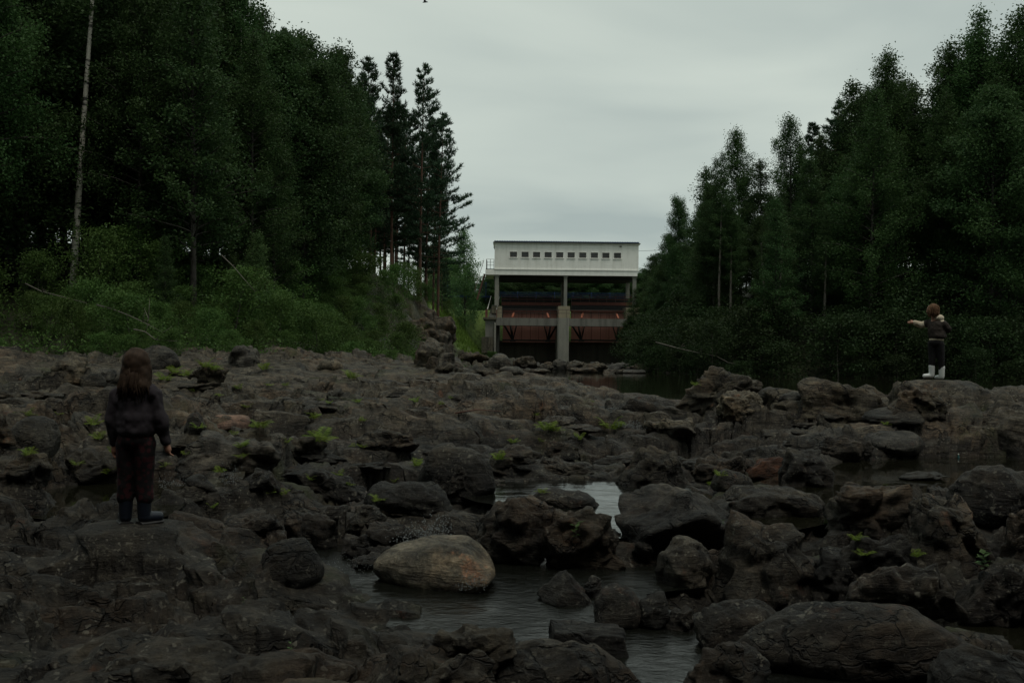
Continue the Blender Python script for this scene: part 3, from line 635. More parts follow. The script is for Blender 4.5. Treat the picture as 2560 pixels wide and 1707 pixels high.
# around the bright pool
R(1590, 1714, 1044, 1112, -1.47, 'boulder', 'angular', 'rock_brown', 'brown block joined to the right of the big flat-topped block', seed=174, dep=.6)
R(1420, 1592, 1028, 1120, -1.47, 'boulder', 'angular', 'rock_brown', 'big flat-topped brown block behind the bright pool', seed=173, planes=PL_TOP, dep=.5, rough=.8)
R(1228, 1368, 1126, 1166, -1.47, 'stone', 'round', 'rock_brown', 'low brown islet stone in the middle of the bright pool', seed=179, dep=.6, sub=4)
R(955, 1135, 1018, 1150, -1.42, 'boulder', 'round', 'rock_dark', 'big dark rounded boulder left of the bright pool', seed=181, dep=.6, rough=.8)
R(1015, 1105, 1070, 1160, -1.45, 'boulder', 'angular', 'rock_dark', 'dark grooved rock at the foot of the big dark rounded boulder', seed=182, dep=.6, strata=2)
R(1230, 1380, 1052, 1088, -1.4, 'boulder', 'angular', 'rock_brown', 'brown ledge with black gap beneath at the far edge of the bright pool', seed=183, planes=PL_BLOCK, dep=.6)
R(1250, 1330, 1012, 1050, -1.25, 'flat_rock', 'slab', 'rock_brown', 'thin flat slab on the rock field above the bright pool', seed=184, sub=4)
R(1480, 1600, 955, 1000, -1.15, 'flat_rock', 'slab', 'rock_pale', 'pale sloping slab beside the little white rapid', seed=186, sub=4)
R(843, 1030, 1105, 1185, -1.45, 'boulder', 'round', 'rock_dark', 'humped speckled rock above the splash, left of the bright pool', seed=191, dep=.6)
R(845, 960, 1200, 1256, -1.55, 'slab', 'angular', 'rock_grey', 'bluish grey angular slab beside the splash', seed=193, sub=4, dep=.6)
R(786, 848, 1226, 1282, -1.6, 'stone', 'angular', 'rock_grey', 'grey cube-like stone on the stream bank left of the pale boulder', seed=197, sub=4)
R(838, 910, 1250, 1284, -1.6, 'stone', 'angular', 'rock_grey', 'small stone with bright flat top beside the grey cube-like stone', seed=199, sub=4)
R(806, 890, 1272, 1308, -1.64, 'stone', 'slab', 'rock_grey', 'flat wet stone in the stream touching the left of the pale boulder', seed=200, sub=4)
R(733, 806, 1160, 1212, -1.5, 'stone', 'angular', 'rock_grey', 'smooth grey stone on the slope left of the splash', seed=211, sub=4)
R(800, 885, 1160, 1215, -1.5, 'stone', 'angular', 'rock_brown', 'brownish sloping stone right of the smooth grey stone', seed=212, sub=4)
R(864, 916, 1152, 1188, -1.5, 'stone', 'round', 'rock_brown', 'small rounded brown stone tucked under the humped speckled rock', seed=213, sub=3)
R(1120, 1240, 1020, 1062, -1.2, 'boulder', 'slab', 'rock_brown', 'lichen-spotted flat rock right of the big dark rounded boulder', seed=214, sub=4)
R(690, 775, 1180, 1262, -1.6, 'boulder', 'angular', 'rock_dark', 'dark broken rock above the narrow upper run of the stream', seed=215, sub=4)
R(640, 720, 1178, 1240, -1.5, 'boulder', 'angular', 'rock', 'grey rock left of the narrow upper run of the stream', seed=216, sub=4)
R(560, 650, 1180, 1225, -1.4, 'flat_rock', 'slab', 'rock', 'flat rock between the left child and the narrow upper run of the stream', seed=217, sub=4)
# left
R(594, 735, 1240, 1350, -1.58, 'boulder', 'round', 'rock_dark', 'dark hump of rock on the near bank left of the stream', seed=223, dep=.7, rough=.7)
R(462, 572, 952, 993, -.98, 'boulder', 'round', 'rock_pink', 'flat-topped pink boulder right of the child in the dark sweater', seed=227, sub=4, rough=.5, strata=.5)
R(428, 655, 992, 1082, -1.1, 'boulder', 'angular', 'rock_grey', 'big grey facetted rock below the pink boulder', seed=229, dep=.6, rough=.8)
R(425, 470, 948, 1000, -1.0, 'boulder', 'round', 'rock_dark', 'dark rounded rock left of the pink boulder', seed=230, sub=4)
R(20, 135, 955, 1036, -1.0, 'boulder', 'round', 'rock_dark', 'big dark smooth boulder near the left edge', seed=233, rough=.6, sub=4)
R(-30, 30, 950, 1030, -1.0, 'boulder', 'angular', 'rock_brown', 'brown rock cut by the left edge of the photo', seed=234, sub=4)
R(112, 198, 816, 872, -.62, 'boulder', 'angular', 'rock_pale', 'pale angular boulder at the foot of the bushes on the left', seed=239, sub=4, rough=.7)
R(192, 262, 844, 874, -.62, 'boulder', 'round', 'rock_grey', 'flat grey boulder beside the pale angular boulder by the bushes', seed=240, sub=4)
R(232, 300, 846, 885, -.66, 'boulder', 'round', 'rock_grey', 'grey boulder just behind the head of the child in the dark sweater', seed=241, sub=4)
R(180, 240, 855, 888, -.68, 'stone', 'round', 'rock', 'low stone in front of the flat grey boulder', seed=242, sub=3)
R(300, 410, 792, 850, -.5, 'boulder', 'round', 'rock_dark', 'dark boulder half hidden in bushes above the child in the dark sweater', seed=243, sub=4)
R(515, 590, 792, 842, -.46, 'boulder', 'angular', 'rock_grey', 'angular boulder with a dark gap beneath at the edge of the bushes', seed=244, sub=4)
R(452, 520, 838, 880, -.62, 'boulder', 'angular', 'rock_brown', 'brown pointed boulder right of the bright ferns', seed=245, sub=4)
R(732, 786, 827, 850, -.42, 'stone', 'round', 'rock_pale', 'round tan stone lying on the smooth rock ridge', seed=246, sub=3, rough=.4)
R(0, 110, 1040, 1130, -1.1, 'boulder', 'angular', 'rock', 'speckled rock at the left edge above the dark pool', seed=247, dep=.7)
R(120, 290, 1030, 1110, -1.18, 'boulder', 'angular', 'rock', 'rock hump behind the dark pool left of the child', seed=248, dep=.6)
R(555, 640, 1075, 1130, -1.25, 'boulder', 'angular', 'rock_dark', 'dark pointed rock beside the small cascade', seed=249, sub=4)
R(430, 500, 1090, 1120, -1.3, 'stone', 'angular', 'rock_dark', 'dark low stone in the trickle right of the child', seed=250, sub=3)
R(690, 860, 1080, 1140, -1.34, 'boulder', 'angular', 'rock_dark', 'flat dark rock in the middle of the left rock field', seed=251, dep=.6)
R(640, 760, 1000, 1060, -1.15, 'boulder', 'slab', 'rock', 'layered rock right of the big grey facetted rock', seed=252, dep=.6)
R(830, 960, 985, 1040, -1.15, 'boulder', 'slab', 'rock', 'flat lichened rock above the big dark rounded boulder', seed=253, dep=.6)
R(100, 560, 1480, 1600, -1.38, 'boulder', 'angular', 'rock', 'blocky near rock with a dark face at the lower left', seed=254, dep=.5, planes=PL_TOP)

# scattered stones: copies of a few shapes, none placed twice alike
rs = random.Random(4)
stone_me = [rock_mesh(900 + i, 4, ('angular', 'angular', 'slab', 'round')[i % 4], (1, .8, .55)) for i in range(8)]
mats_s = ['rock', 'rock', 'rock_dark', 'rock_brown', 'rock_grey']
smesh = []
for i, me in enumerate(stone_me):
    for mk in mats_s[1:]:
        c = me.copy(); c.materials.append(M[mk]); smesh.append(c)
def steep(x, y, s):
    k = .45 * s; q = height(np.array([x - k, x + k, x, x]), np.array([y, y, y - k, y + k])); return q.max() - q.min() > .30 * s + .05
def stone(x, y, s, label, group, z=None, flat=1.0):
    o = bpy.data.objects.new('stone', rs.choice(smesh)); COL.objects.link(o)
    z = hz(x, y) if z is None else z
    o.location = (x, y, z + (0.02 if flat == 1 else -.10) * s * flat); o.scale = (s * rs.uniform(.8, 1.25), s * rs.uniform(.8, 1.2), s * rs.uniform(.7, 1.15) * flat)
    tl = .3 if flat == 1 else .12; o.rotation_euler = (rs.uniform(-tl, tl), rs.uniform(-tl, tl), rs.uniform(0, 6.28))
    return tag(o, label, 'stone', group)
def clear_of_water(x, y, k=0.0):
    return all(sdist(np.array([x]), np.array([y]), p)[0] > k for _, p in WATERS.values())
n = 0
while n < 70:
    px = rs.uniform(0, 1700); py = rs.uniform(930, 1240)
    Y = float(np.interp(py, [930, 960, 1000, 1060, 1130, 1240], [21, 18.5, 16.2, 13.6, 11.6, 9]))
    p = at(px, py, Y)
    if not clear_of_water(p.x, p.y) or steep(p.x, p.y, .3): continue
    k_ = 0 if px < 600 else 1 if px < 1150 else 2
    stone(p.x, p.y, rs.uniform(.07, .24) * Y / 13, 'small loose stone lying on the broken bedrock ' + ('around the child in the dark sweater', 'left of the big dark rounded boulder', 'above the bright pool')[k_], ('loose stones around the near child', 'loose stones left of centre', 'loose stones above the bright pool')[k_]); n += 1
n = 0
while n < 120:
    px = rs.uniform(-50, 2500); py = rs.uniform(925, 1250)
    Y = float(np.interp(py, [925, 960, 1000, 1060, 1130, 1250], [22, 18.5, 16.2, 13.6, 11.6, 8.6])); p = at(px, py, Y)
    if not clear_of_water(p.x, p.y, .4) or steep(p.x, p.y, .6): continue
    k_ = 0 if px < 900 else 1 if px < 1500 else 2
    o = stone(p.x, p.y, rs.uniform(.32, .95) * Y / 14, ('low slab of cracked bedrock in the left part of the rock field', 'low slab of cracked bedrock in the middle of the rock field', 'low slab of cracked bedrock in the right part of the rock field')[k_],
          ('bedrock slabs, left', 'bedrock slabs, middle', 'bedrock slabs, right')[k_], flat=.42); o.name = 'flat_stone'; n += 1
n = 0
while n < 34:
    px = rs.uniform(500, 2500); Y = rs.uniform(4.6, 8.6); p = at(px, 1500, Y)
    s_ = min(sdist(np.array([p.x]), np.array([p.y]), WATERS[k][1])[0] for k in ('stream', 'pool'))
    if not (-0.16 < s_ < 0.5): continue
    stone(p.x, p.y, rs.uniform(.07, .22), 'small wet stone lying at the edge of the foreground stream', 'wet stones along the stream'); n += 1
# rubble below the dam
rub = [(1050, 1120, 800, 838), (1120, 1180, 805, 850), (1180, 1235, 812, 848), (1232, 1270, 824, 852), (1262, 1300, 818, 850), (1290, 1345, 822, 850), (1340, 1395, 824, 852), (1395, 1450, 826, 850), (1440, 1500, 828, 854), (1490, 1520, 838, 852),
       (1010, 1062, 812, 842), (1200, 1262, 838, 856), (1310, 1370, 836, 856), (1150, 1205, 835, 858), (1085, 1150, 838, 862), (1380, 1430, 840, 857), (1420, 1480, 842, 857)]
rlab = ['slab-like rubble block at the left foot of the dam', 'tall pale rubble block before the left gate of the dam', 'brown tilted rubble block before the left gate of the dam', 'dark pointed rubble block before the centre pier of the dam',
        'broad rubble block just right of the centre pier of the dam', 'flat rubble block before the right gate of the dam', 'rounded rubble block before the right gate of the dam', 'long low rubble block at the right foot of the dam',
        'brown rubble block at the far shore of the pond under the trees', 'smallest rubble block at the right end of the dam rubble', 'grey block at the foot of the rock slope left of the dam', 'triangular brown rubble block at the waterline below the centre pier',
        'yellowish rubble block at the waterline right of the pier', 'squat rubble block at the waterline below the left gate', 'dark hollowed rubble block at the left end of the pond', 'yellow-topped stone at the waterline right of the centre', 'flat grey stone at the waterline under the right trees']
for i, (a, b_, c, d_) in enumerate(rub):
    z = -1.0 if i < 10 else -1.3
    R(a, b_, c + 6, d_, z, 'rubble_block', ('angular', 'round', 'slab')[i % 3], ('rock_brown', 'rock_grey', 'rock')[i % 3], rlab[i], 'rubble blocks below the dam', seed=400 + i, sub=4, dep=.8, rz=None)
for i, (a, b_, c, d_, mk, lb) in enumerate(((985, 1035, 690, 730, 'rock', 'rock at the brow of the slope under the pines'), (1010, 1060, 715, 765, 'rock_brown', 'brown mossy outcrop in the upper part of the rock slope'),
        (1008, 1058, 740, 790, 'rock', 'cracked outcrop in the middle of the rock slope'), (1000, 1050, 770, 830, 'rock_brown', 'smooth brown slab low on the rock slope beside the bushes'),
        (1020, 1075, 800, 845, 'rock', 'rock at the lowest point of the rock slope behind the ridge'), (975, 1020, 720, 770, 'rock_brown', 'ochre-stained outcrop on the left side of the rock slope'))):
    R(a - 46, b_ - 14, c + 8, d_ + 10, 0, 'boulder', 'angular', mk, lb, 'outcrops of the rock slope', seed=460 + i, sub=5, dep=1.1, rough=.9, bury=.9)
for i in range(46):
    px = rs.uniform(1130, 1640); Y = rs.uniform(56, 92); p = at(px, 860, Y)
    stone(p.x, p.y, rs.uniform(.3, .8), 'rough brown rubble stone in the heap between pond and dam', 'rubble stones between pond and dam')
# ------------------------------------------------------------------ the dam and its gate house (measured on an enlarged crop)
def dam(zx, zy, Y=110.0):
    p = at(1150 + zx / 4.356, 560 + zy / 4.356, Y); return p.x, p.z
def plaster(name, col, shade_or_stain, streak=1.0, rough=0.8):
    m = bpy.data.materials.new(name); t, b, o = nodes(m); v = objvec(t, False)
    mp = N(t, 'ShaderNodeMapping'); mp.inputs['Scale'].default_value = (2.2, 2.2, 0.22); t.links.new(v, mp.inputs['Vector'])
    s = ramp(t, tnoise(t, mp.outputs[0], 1.0, 6, 0.6), 0.45, 0.75)
    n = tnoise(t, v, 1.6, 7, 0.65)
    c = mix(t, math2(t, 'MULTIPLY', s, streak), col, shade_or_stain); c = mix(t, ramp(t, n, 0.55, 0.75), c, tuple(0.5 * (a + q) for a, q in zip(col, shade_or_stain)))
    t.links.new(c, b.inputs['Base Color']); b.inputs['Roughness'].default_value = rough; b.inputs['Specular IOR Level'].default_value = 0.25
    bump(t, b, tnoise(t, v, 14, 5), 0.3, 0.01); return m
M['white'] = plaster('white_plaster', (0.82, 0.82, 0.77), (0.52, 0.52, 0.46), 0.5)
M['white2'] = plaster('white_band', (0.84, 0.84, 0.79), (0.60, 0.60, 0.56), 0.5)
M['conc'] = plaster('old_concrete', (0.17, 0.165, 0.145), (0.06, 0.062, 0.055), 0.9)
M['conc_pale'] = plaster('pier_concrete', (0.24, 0.235, 0.20), (0.11, 0.115, 0.11), 0.8)
M['conc_dark'] = plaster('dark_concrete', (0.10, 0.09, 0.065), (0.03, 0.029, 0.024), 0.8)  # darkest of the concrete tones, streaked
M['conc_tan'] = plaster('tan_concrete', (0.26, 0.23, 0.16), (0.15, 0.14, 0.10), 0.6)
M['red'] = plaster('red_oxide_paint', (0.42, 0.185, 0.14), (0.26, 0.12, 0.092), 0.7, 0.55)
M['red2'] = plaster('dull_red_paint', (0.16, 0.06, 0.045), (0.08, 0.035, 0.028), 0.7, 0.6)
M['orange'] = simple('orange_primer', (0.33, 0.10, 0.05), 0.6)
M['steel_black'] = simple('shade_panel_black', (0.02, 0.019, 0.018), 0.6)
M['rail'] = simple('rusty_rail', (0.10, 0.075, 0.065), 0.6, metallic=0.3)
M['rail_red'] = simple('red_rail', (0.16, 0.05, 0.04), 0.6)
M['rail_white'] = simple('white_rail', (0.62, 0.60, 0.55), 0.5)
M['roof_blue'] = simple('blue_sheet_metal', (0.012, 0.04, 0.12), 0.45)
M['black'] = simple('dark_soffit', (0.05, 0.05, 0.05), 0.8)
M['glass'] = simple('window_glass', (0.035, 0.035, 0.034), 0.12, var=0.5, scale=1.2, spec=0.5)
M['win_frame'] = simple('window_frame', (0.20, 0.18, 0.15), 0.6)
M['fence_blue'] = simple('blue_fence_paint', (0.02, 0.05, 0.14), 0.6)
M['rust'] = simple('rusty_brown_steel', (0.11, 0.05, 0.035), 0.7)
YF = 110.0; DEP = 7.5
xl, zt = dam(378, 205); xr_, _ = dam(1946, 222); _, zb = dam(1000, 492)
gh = tag(empty('gate_house', ((xl + xr_) / 2, YF, zb)), 'long white gate house on concrete columns above the dam, with ten small windows', 'building')
ox_, oy_, oz_ = gh.location
def part(mb, name, mat, parent, smooth=False, lab=None):
    o = mb.build(name, mat, None, smooth); o.parent = parent
    w = parent; off = Vector((0, 0, 0))
    while w is not None: off += w.location; w = w.parent
    o.data.transform(Matrix.Translation(-off))
    if lab: o['label'] = lab
    return o
# front wall with real window openings
wx = [dam(a, 300)[0] for a in (544, 670, 795, 921, 1047, 1172, 1298, 1425, 1550, 1676)]; ww = 78 * 0.010146
wz1 = dam(1150, 309)[1]; wz0 = dam(1150, 368)[1]
mb = MB(); T = 0.25
mb.box(xl, xr_, YF, YF + T, wz1, zt); mb.box(xl, xr_, YF, YF + T, zb, wz0)
edges = [xl] + [q for w in wx for q in (w, w + ww)] + [xr_]
for i in range(0, len(edges), 2): mb.box(edges[i], edges[i + 1], YF, YF + T, wz0 - .001, wz1 + .001)
mb.box(xl, xl + T, YF + T, YF + DEP, zb, zt); mb.box(xr_ - T, xr_, YF + T, YF + DEP, zb, zt); mb.box(xl + T, xr_ - T, YF + DEP - T, YF + DEP, zb, zt)
part(mb, 'wall', M['white'], gh)
for i, w in enumerate(wx):
    fr = 0.05; mb = MB()
    mb.box(w, w + fr, YF + .08, YF + .16, wz0, wz1).box(w + ww - fr, w + ww, YF + .08, YF + .16, wz0, wz1).box(w + fr, w + ww - fr, YF + .08, YF + .16, wz0, wz0 + fr).box(w + fr, w + ww - fr, YF + .08, YF + .16, wz1 - fr, wz1)
    wn = part(mb, 'window', M['win_frame'], gh)
    part(MB().box(w + fr, w + ww - fr, YF + .11, YF + .13, wz0 + fr, wz1 - fr), 'pane', M['glass'], wn)
    part(MB().box(w - .07, w + ww + .07, YF - .07, YF - .002, wz0 - .10, wz0 - .015), 'sill', M['white2'], wn)
    part(MB().box(w - .07, w, YF - .03, YF - .002, wz0 - .014, wz1 + .06).box(w + ww, w + ww + .07, YF - .03, YF - .002, wz0 - .014, wz1 + .06).box(w, w + ww, YF - .03, YF - .002, wz1 + .004, wz1 + .06), 'surround', M['white2'], wn)
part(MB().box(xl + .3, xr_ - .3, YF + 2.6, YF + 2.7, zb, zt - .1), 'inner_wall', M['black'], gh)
c1 = dam(362, 188)[1]
part(MB().box(xl - .18, xr_ + .18, YF - .22, YF + DEP + .2, zt, zt + .10), 'cornice', M['conc_pale'], gh)
part(MB().box(xl - .10, xr_ + .10, YF - .12, YF + DEP + .1, zt - .10, zt - .002), 'moulding', M['white2'], gh)
# corrugated roof
nw = 86; xs = np.linspace(xl - .06, xr_ + .02, nw * 6 + 1); zs = 0.035 * np.cos(np.arange(nw * 6 + 1) / 6 * 2 * np.pi)
v_ = []; 
for y_, z_ in ((YF - .30, zt + .21), (YF + 4.0, zt + .34), (YF + DEP + .3, zt + .20)):
    for dz in (0.0, -0.10): v_ += [(a, y_, z_ + b_ * (1 if dz == 0 else .0) + dz) for a, b_ in zip(xs, zs)]
n_ = len(xs); f_ = []
for i in range(n_ - 1):
    for a, b_ in ((0, 2), (2, 4)): f_.append((a * n_ + i, a * n_ + i + 1, b_ * n_ + i + 1, b_ * n_ + i)); f_.append(((a + 1) * n_ + i, (b_ + 1) * n_ + i, (b_ + 1) * n_ + i + 1, (a + 1) * n_ + i + 1))
    f_.append((i, n_ + i, n_ + i + 1, i + 1))
mb = MB(); mb.add(v_, f_); part(mb, 'roof', M['roof_blue'], gh)
# base band, ledge, soffit
xb0, _ = dam(277, 500); xb1, _ = dam(1932, 560); zs0 = dam(1150, 560)[1]
zl = zb - .12
part(MB().box(xl - .03, xr_ + .03, YF - .10, YF + DEP, zl, zb), 'ledge', M['white2'], gh)
part(MB().box(xb0, xb1, YF - .04, YF + DEP, zs0, zl - .05).box(xb0 + .05, xb1 - .05, YF + .03, YF + DEP - .02, zl - .05, zl), 'floor_slab', M['white2'], gh)
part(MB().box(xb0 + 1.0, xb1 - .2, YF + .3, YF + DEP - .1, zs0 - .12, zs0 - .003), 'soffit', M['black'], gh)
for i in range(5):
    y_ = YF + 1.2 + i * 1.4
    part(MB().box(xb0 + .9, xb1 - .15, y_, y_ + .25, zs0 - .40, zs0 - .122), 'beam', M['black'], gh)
_, zp = dam(1150, 893)
for a, c in ((378, 422), (1133, 1168), (1882, 1922)):
    x0, x1 = dam(a, 700)[0], dam(c, 700)[0]
    for y_ in (YF + .15, YF + 6.4):
        part(MB().box(x0, x1, y_, y_ + .5, zp, zs0 - .003 - .2).box(x0 - .06, x1 + .06, y_ - .06, y_ + .56, zs0 - .2, zs0 - .003), 'column', M['conc_pale'], gh)
# balcony with railing on the left end
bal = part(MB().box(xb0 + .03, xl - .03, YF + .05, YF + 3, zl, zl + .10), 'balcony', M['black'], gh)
bx0, bx1 = xb0 + .10, xl - .04; rz0 = zl + .10; rz1 = dam(330, 382)[1]
for x_, y_ in ((bx0, YF + .1), ((bx0 + bx1) / 2, YF + .1), (bx1 - .03, YF + .1), (bx0, YF + 1.6), (bx0, YF + 3)):
    part(MB().box(x_ - .025, x_ + .025, y_ - .025, y_ + .025, rz0, rz1), 'post', M['rail'], bal)
for k in (0.0, .33, .62):
    z_ = rz1 - (rz1 - rz0) * k
    part(MB().box(bx0 - .02, bx1, YF + .07, YF + .12, z_ - .02, z_ + .02), 'rail', M['rail_white'] if k == 0 else M['rail'], bal)
    part(MB().box(bx0 - .025, bx0 + .02, YF + .12, YF + 3, z_ - .02, z_ + .02), 'rail', M['rail'], bal)
part(MB().box(*[dam(1738, 228)[0], dam(1760, 228)[0]], YF - .12, YF - .002, zt - .32, zt - .20), 'lamp', M['conc'], gh)
part(MB().box(xl - .12, xl - .002, YF + .1, YF + .3, zt - .55, zt - .42), 'bracket', M['conc'], gh)

# the dam body: piers, deck beams, abutment, sill
dm = tag(empty('dam', (dam(1120, 1000)[0], YF + 1, -1.3)), 'weathered grey concrete dam with a centre pier and two gate bays', 'dam')
Yp = 108.6
x0, x1 = dam(1060, 1200, Yp)[0], dam(1187, 1200, Yp)[0]; z1_ = dam(1120, 1022, Yp)[1]
mb = MB(); seg = 6
pr = [(x0, YF + 9)] + [(x0, Yp + .12), (x0 + .12, Yp), (x1 - .12, Yp), (x1, Yp + .12)] + [(x1, YF + 9)]
nn = len(pr)
mb.add([(a, b_, -2.4) for a, b_ in pr] + [(a, b_, z1_) for a, b_ in pr], [(i, (i + 1) % nn, nn + (i + 1) % nn, nn + i) for i in range(nn)] + [tuple(range(nn - 1, -1, -1)), tuple(range(nn, 2 * nn))])
part(mb, 'pier', M['conc_pale'], dm)
xa, xb_ = dam(1071, 950)[0], dam(1199, 950)[0]
part(MB().box(xa, xb_, YF + .1, YF + 7.2, z1_ + .002, zp - .002), 'pier_head', M['conc_tan'], dm)
zd1, zd0 = dam(730, 1026)[1], dam(730, 1108)[1]
xd0 = dam(396, 1060)[0]; xd1 = dam(1905, 1060)[0]
part(MB().box(xd0, x0 - .003, 109.0, YF + 1.4, zd0, zd1), 'deck_beam', M['conc'], dm)
part(MB().box(x1 + .003, xd1, 109.0, YF + 1.4, zd0, zd1), 'deck_beam', M['conc'], dm)
# left abutment
ax0, ax1 = dam(278, 1100)[0], dam(395, 1100)[0]
part(MB().box(ax0, ax1 - .003, 109.2, YF + 7, -1.5, zd1 - .2), 'abutment', M['conc'], dm)
part(MB().box(dam(254, 1030)[0], ax1 + .05, 108.95, YF + 7.1, zd1 - .198, zd1 + .02), 'abutment_cap', M['conc_dark'], dm)
part(MB().box(dam(374, 1200)[0], dam(392, 1200)[0], 108.9, 109.18, -2.0, zd0 + .3), 'edge_post', M['conc_pale'], dm)
lx = dam(425, 1200)[0]
part(MB().box(ax1, lx, YF + 1.6, YF + 9, -2.4, zd0 + 1.2), 'side_wall', M['conc'], dm)
rx0 = dam(1845, 1200)[0]
part(MB().box(rx0, xd1 + .8, YF - .2, YF + 9, -2.4, zd0 - .003), 'side_wall', M['conc'], dm)
part(MB().box(xd1 + .002, xd1 + 1.6, 109.0, YF + 7, -2.0, zd1), 'abutment', M['conc'], dm)
zg0 = dam(700, 1285, 113)[1]
part(MB().box(lx + .003, x0 - .003, YF + 4.4, YF + 6, -2.4, zg0 + .12), 'sill_wall', M['conc_dark'], dm)
part(MB().box(x1 + .003, rx0 - .003, YF + 4.4, YF + 6, -2.4, zg0 + .12), 'sill_wall', M['conc_dark'], dm)
# left column foot block and stair flank
part(MB().box(dam(345, 930)[0], dam(455, 930)[0], YF + .9, YF + 7, zd1 + .024, zp - .05), 'column_foot', M['conc_tan'], dm)
part(MB().box(xd1 - .9, xd1 + .7, YF + .9, YF + 7, zd1 + .024, zp - .05), 'column_foot', M['conc_tan'], dm)
# sluice gates
def gate(a0, a1, lab, mids, brk):
    Yg = YF + 3.2
    X0, X1 = dam(a0, 1200, Yg)[0], dam(a1, 1200, Yg)[0]
    zt_, zb_ = dam((a0 + a1) / 2, 960, Yg)[1], dam((a0 + a1) / 2, 1258, Yg)[1]
    g = tag(empty('sluice_gate', ((X0 + X1) / 2, Yg, zb_)), lab, 'sluice gate', 'sluice gates of the dam')
    xs_ = [X0] + [dam(q, 1200, Yg)[0] for q in mids] + [X1]
    for i in range(len(xs_) - 1):
        part(MB().box(xs_[i] + .035, xs_[i + 1] - .035, Yg - .02 * (i % 2), Yg + .12, zb_, zt_), 'plate', M['red'], g)
        if i: part(MB().box(xs_[i] - .034, xs_[i] + .034, Yg + .01, Yg + .12, zb_, zt_), 'rib', M['red2'], g)
    part(MB().box(X0, X1, Yg - .10, Yg + .12, zb_ - .16, zb_ - .004), 'seal', M['steel_black'], g)
    part(MB().box(X0, X1, Yg - .06, Yg + .12, zb_ - .30, zb_ - .163), 'lip', M['red'], g)
    zm = dam((a0 + a1) / 2, 935, Yg)[1]
    part(MB().box(X0, X1, Yg - .5, Yg + .5, zt_ + .003, zt_ + .16), 'top_girder', M['red2'], g)
    for k, q in enumerate(brk):
        s = 1 if k == 0 else -1
        xa_ = dam(q, 1000)[0]
        part(MB().bar((xa_ - s * .09, 109.9, zd1 + .1), (xa_ + s * .08, 110.2, zd1 + .62), .2, .1), 'bracket', M['orange'], g)
        xf = dam(q - s * 5, 1255, YF + .6)[0]
        ft = (xf, YF + 1.6, zb_ - .1)
        for dx_ in (-.85, -.25, .35):
            part(MB().bar(ft, (xf + s * dx_ * 1.15, YF + 2.2, zd0 + .1), .16 if dx_ < 0 else .1), 'arm', M['steel_black'], g)
        part(MB().box(xf - .32, xf + .32, YF + 1.3, YF + 1.9, zb_ - .25, zb_ - .02), 'pivot', M['steel_black'], g)
    return g
gate(462, 1054, 'left red steel sluice gate of the dam', (575, 672, 766, 858, 946), (580, 956))
gate(1206, 1842, 'right red steel sluice gate of the dam, partly behind trees', (1330, 1432, 1530, 1622, 1712), (1332, 1714))
# service bridge behind: dark red girders
br = tag(empty('service_bridge', (dam(760, 870)[0], YF + 5, dam(760, 890, 115)[1])), 'rusty red service bridge with railing behind the columns of the gate house', 'bridge')
for a, c in ((452, 1098), (1215, 1880)):
    X0, X1 = dam(a, 870, 115)[0], dam(c, 870, 115)[0]; zq = dam((a + c) / 2, 888, 115)[1]
    part(MB().box(X0, X1, 114.6, 116.2, zq, zq + .36), 'girder', M['red2'], br)
    part(MB().box(X0, X1, 114.65, 116.2, zq - 1.7, zq - .02), 'shade_panel', M['steel_black'], br)  # dark panel stands in for the shaded interior under the girder
    zr = dam((a + c) / 2, 775, 115)[1]
    for k in range(8):
        x_ = X0 + (X1 - X0) * k / 7
        part(MB().box(x_ - .03, x_ + .03, 114.65, 114.71, zq + .362, zr), 'post', M['rail'], br)
    for z_ in (zr, zr - .22, zr - .5): part(MB().box(X0, X1, 114.6, 114.648, z_ - .03, z_ + .03), 'rail', M['rail_red'] if z_ != zr else M['rail'], br)
    part(MB().box(X0, X1, 115.9, 116.0, zq + .362, zr - .3), 'back_panel', M['steel_black'], br)
# front railing
rl = tag(empty('railing', (dam(1000, 1000)[0], 109.1, zd1)), 'thin rusty railing along the front edge of the dam deck', 'railing')
Xa, Xb = dam(290, 930)[0], dam(1840, 930)[0]; zr1 = dam(1000, 936)[1]; zr2 = dam(1000, 974)[1]
k = 0; x_ = Xa
while x_ < Xb:
    part(MB().box(x_ - .022, x_ + .022, 109.05, 109.10, zd1 + .024, zr1), 'post', M['rail_red'] if k % 3 == 0 else M['rail'], rl); x_ += .88; k += 1
for z_ in (zr1, zr2): part(MB().box(Xa, Xb, 109.0, 109.048, z_ - .022, z_ + .022), 'rail', M['rail'], rl)
part(MB().box(Xa - .12, Xa + .12, 109.0, 109.1, zd1 + .03, zr1 - .1), 'end_panel', M['rail_red'], rl)
# stair with white handrails on the left
st = tag(empty('stair', (dam(370, 930)[0], YF + 1, zd1)), 'narrow concrete stair with two white handrails at the left end of the dam deck', 'stair')
sx0, sx1 = dam(302, 930)[0], dam(392, 930)[0]; ztop = dam(340, 860)[1]
for i in range(9):
    part(MB().box(sx0 + .05 + .04 * i, sx1 - .02 + .04 * i, YF + .3 + .3 * i, YF + .3 + .3 * (i + 1) - .002, zd1 + .024, zd1 + .024 + .17 * (i + 1)), 'step', M['conc'], st)
for (a, b_), (c, d_) in (((298, 932), (338, 787)), ((398, 932), (427, 792))):
    p, q = dam(a, b_, YF + .1), dam(c, d_, YF + 3)
    part(MB().bar((p[0], YF + .1, p[1]), (q[0], YF + 3, q[1]), .075), 'handrail', M['rail_white'], st)
    part(MB().box(p[0] - .03, p[0] + .03, YF + .07, YF + .13, zd1 + .024, p[1]), 'post', M['rail_red'], st)
    part(MB().box(q[0] - .03, q[0] + .03, YF + 2.97, YF + 3.03, q[1] - 1, q[1]), 'post', M['rail'], st)
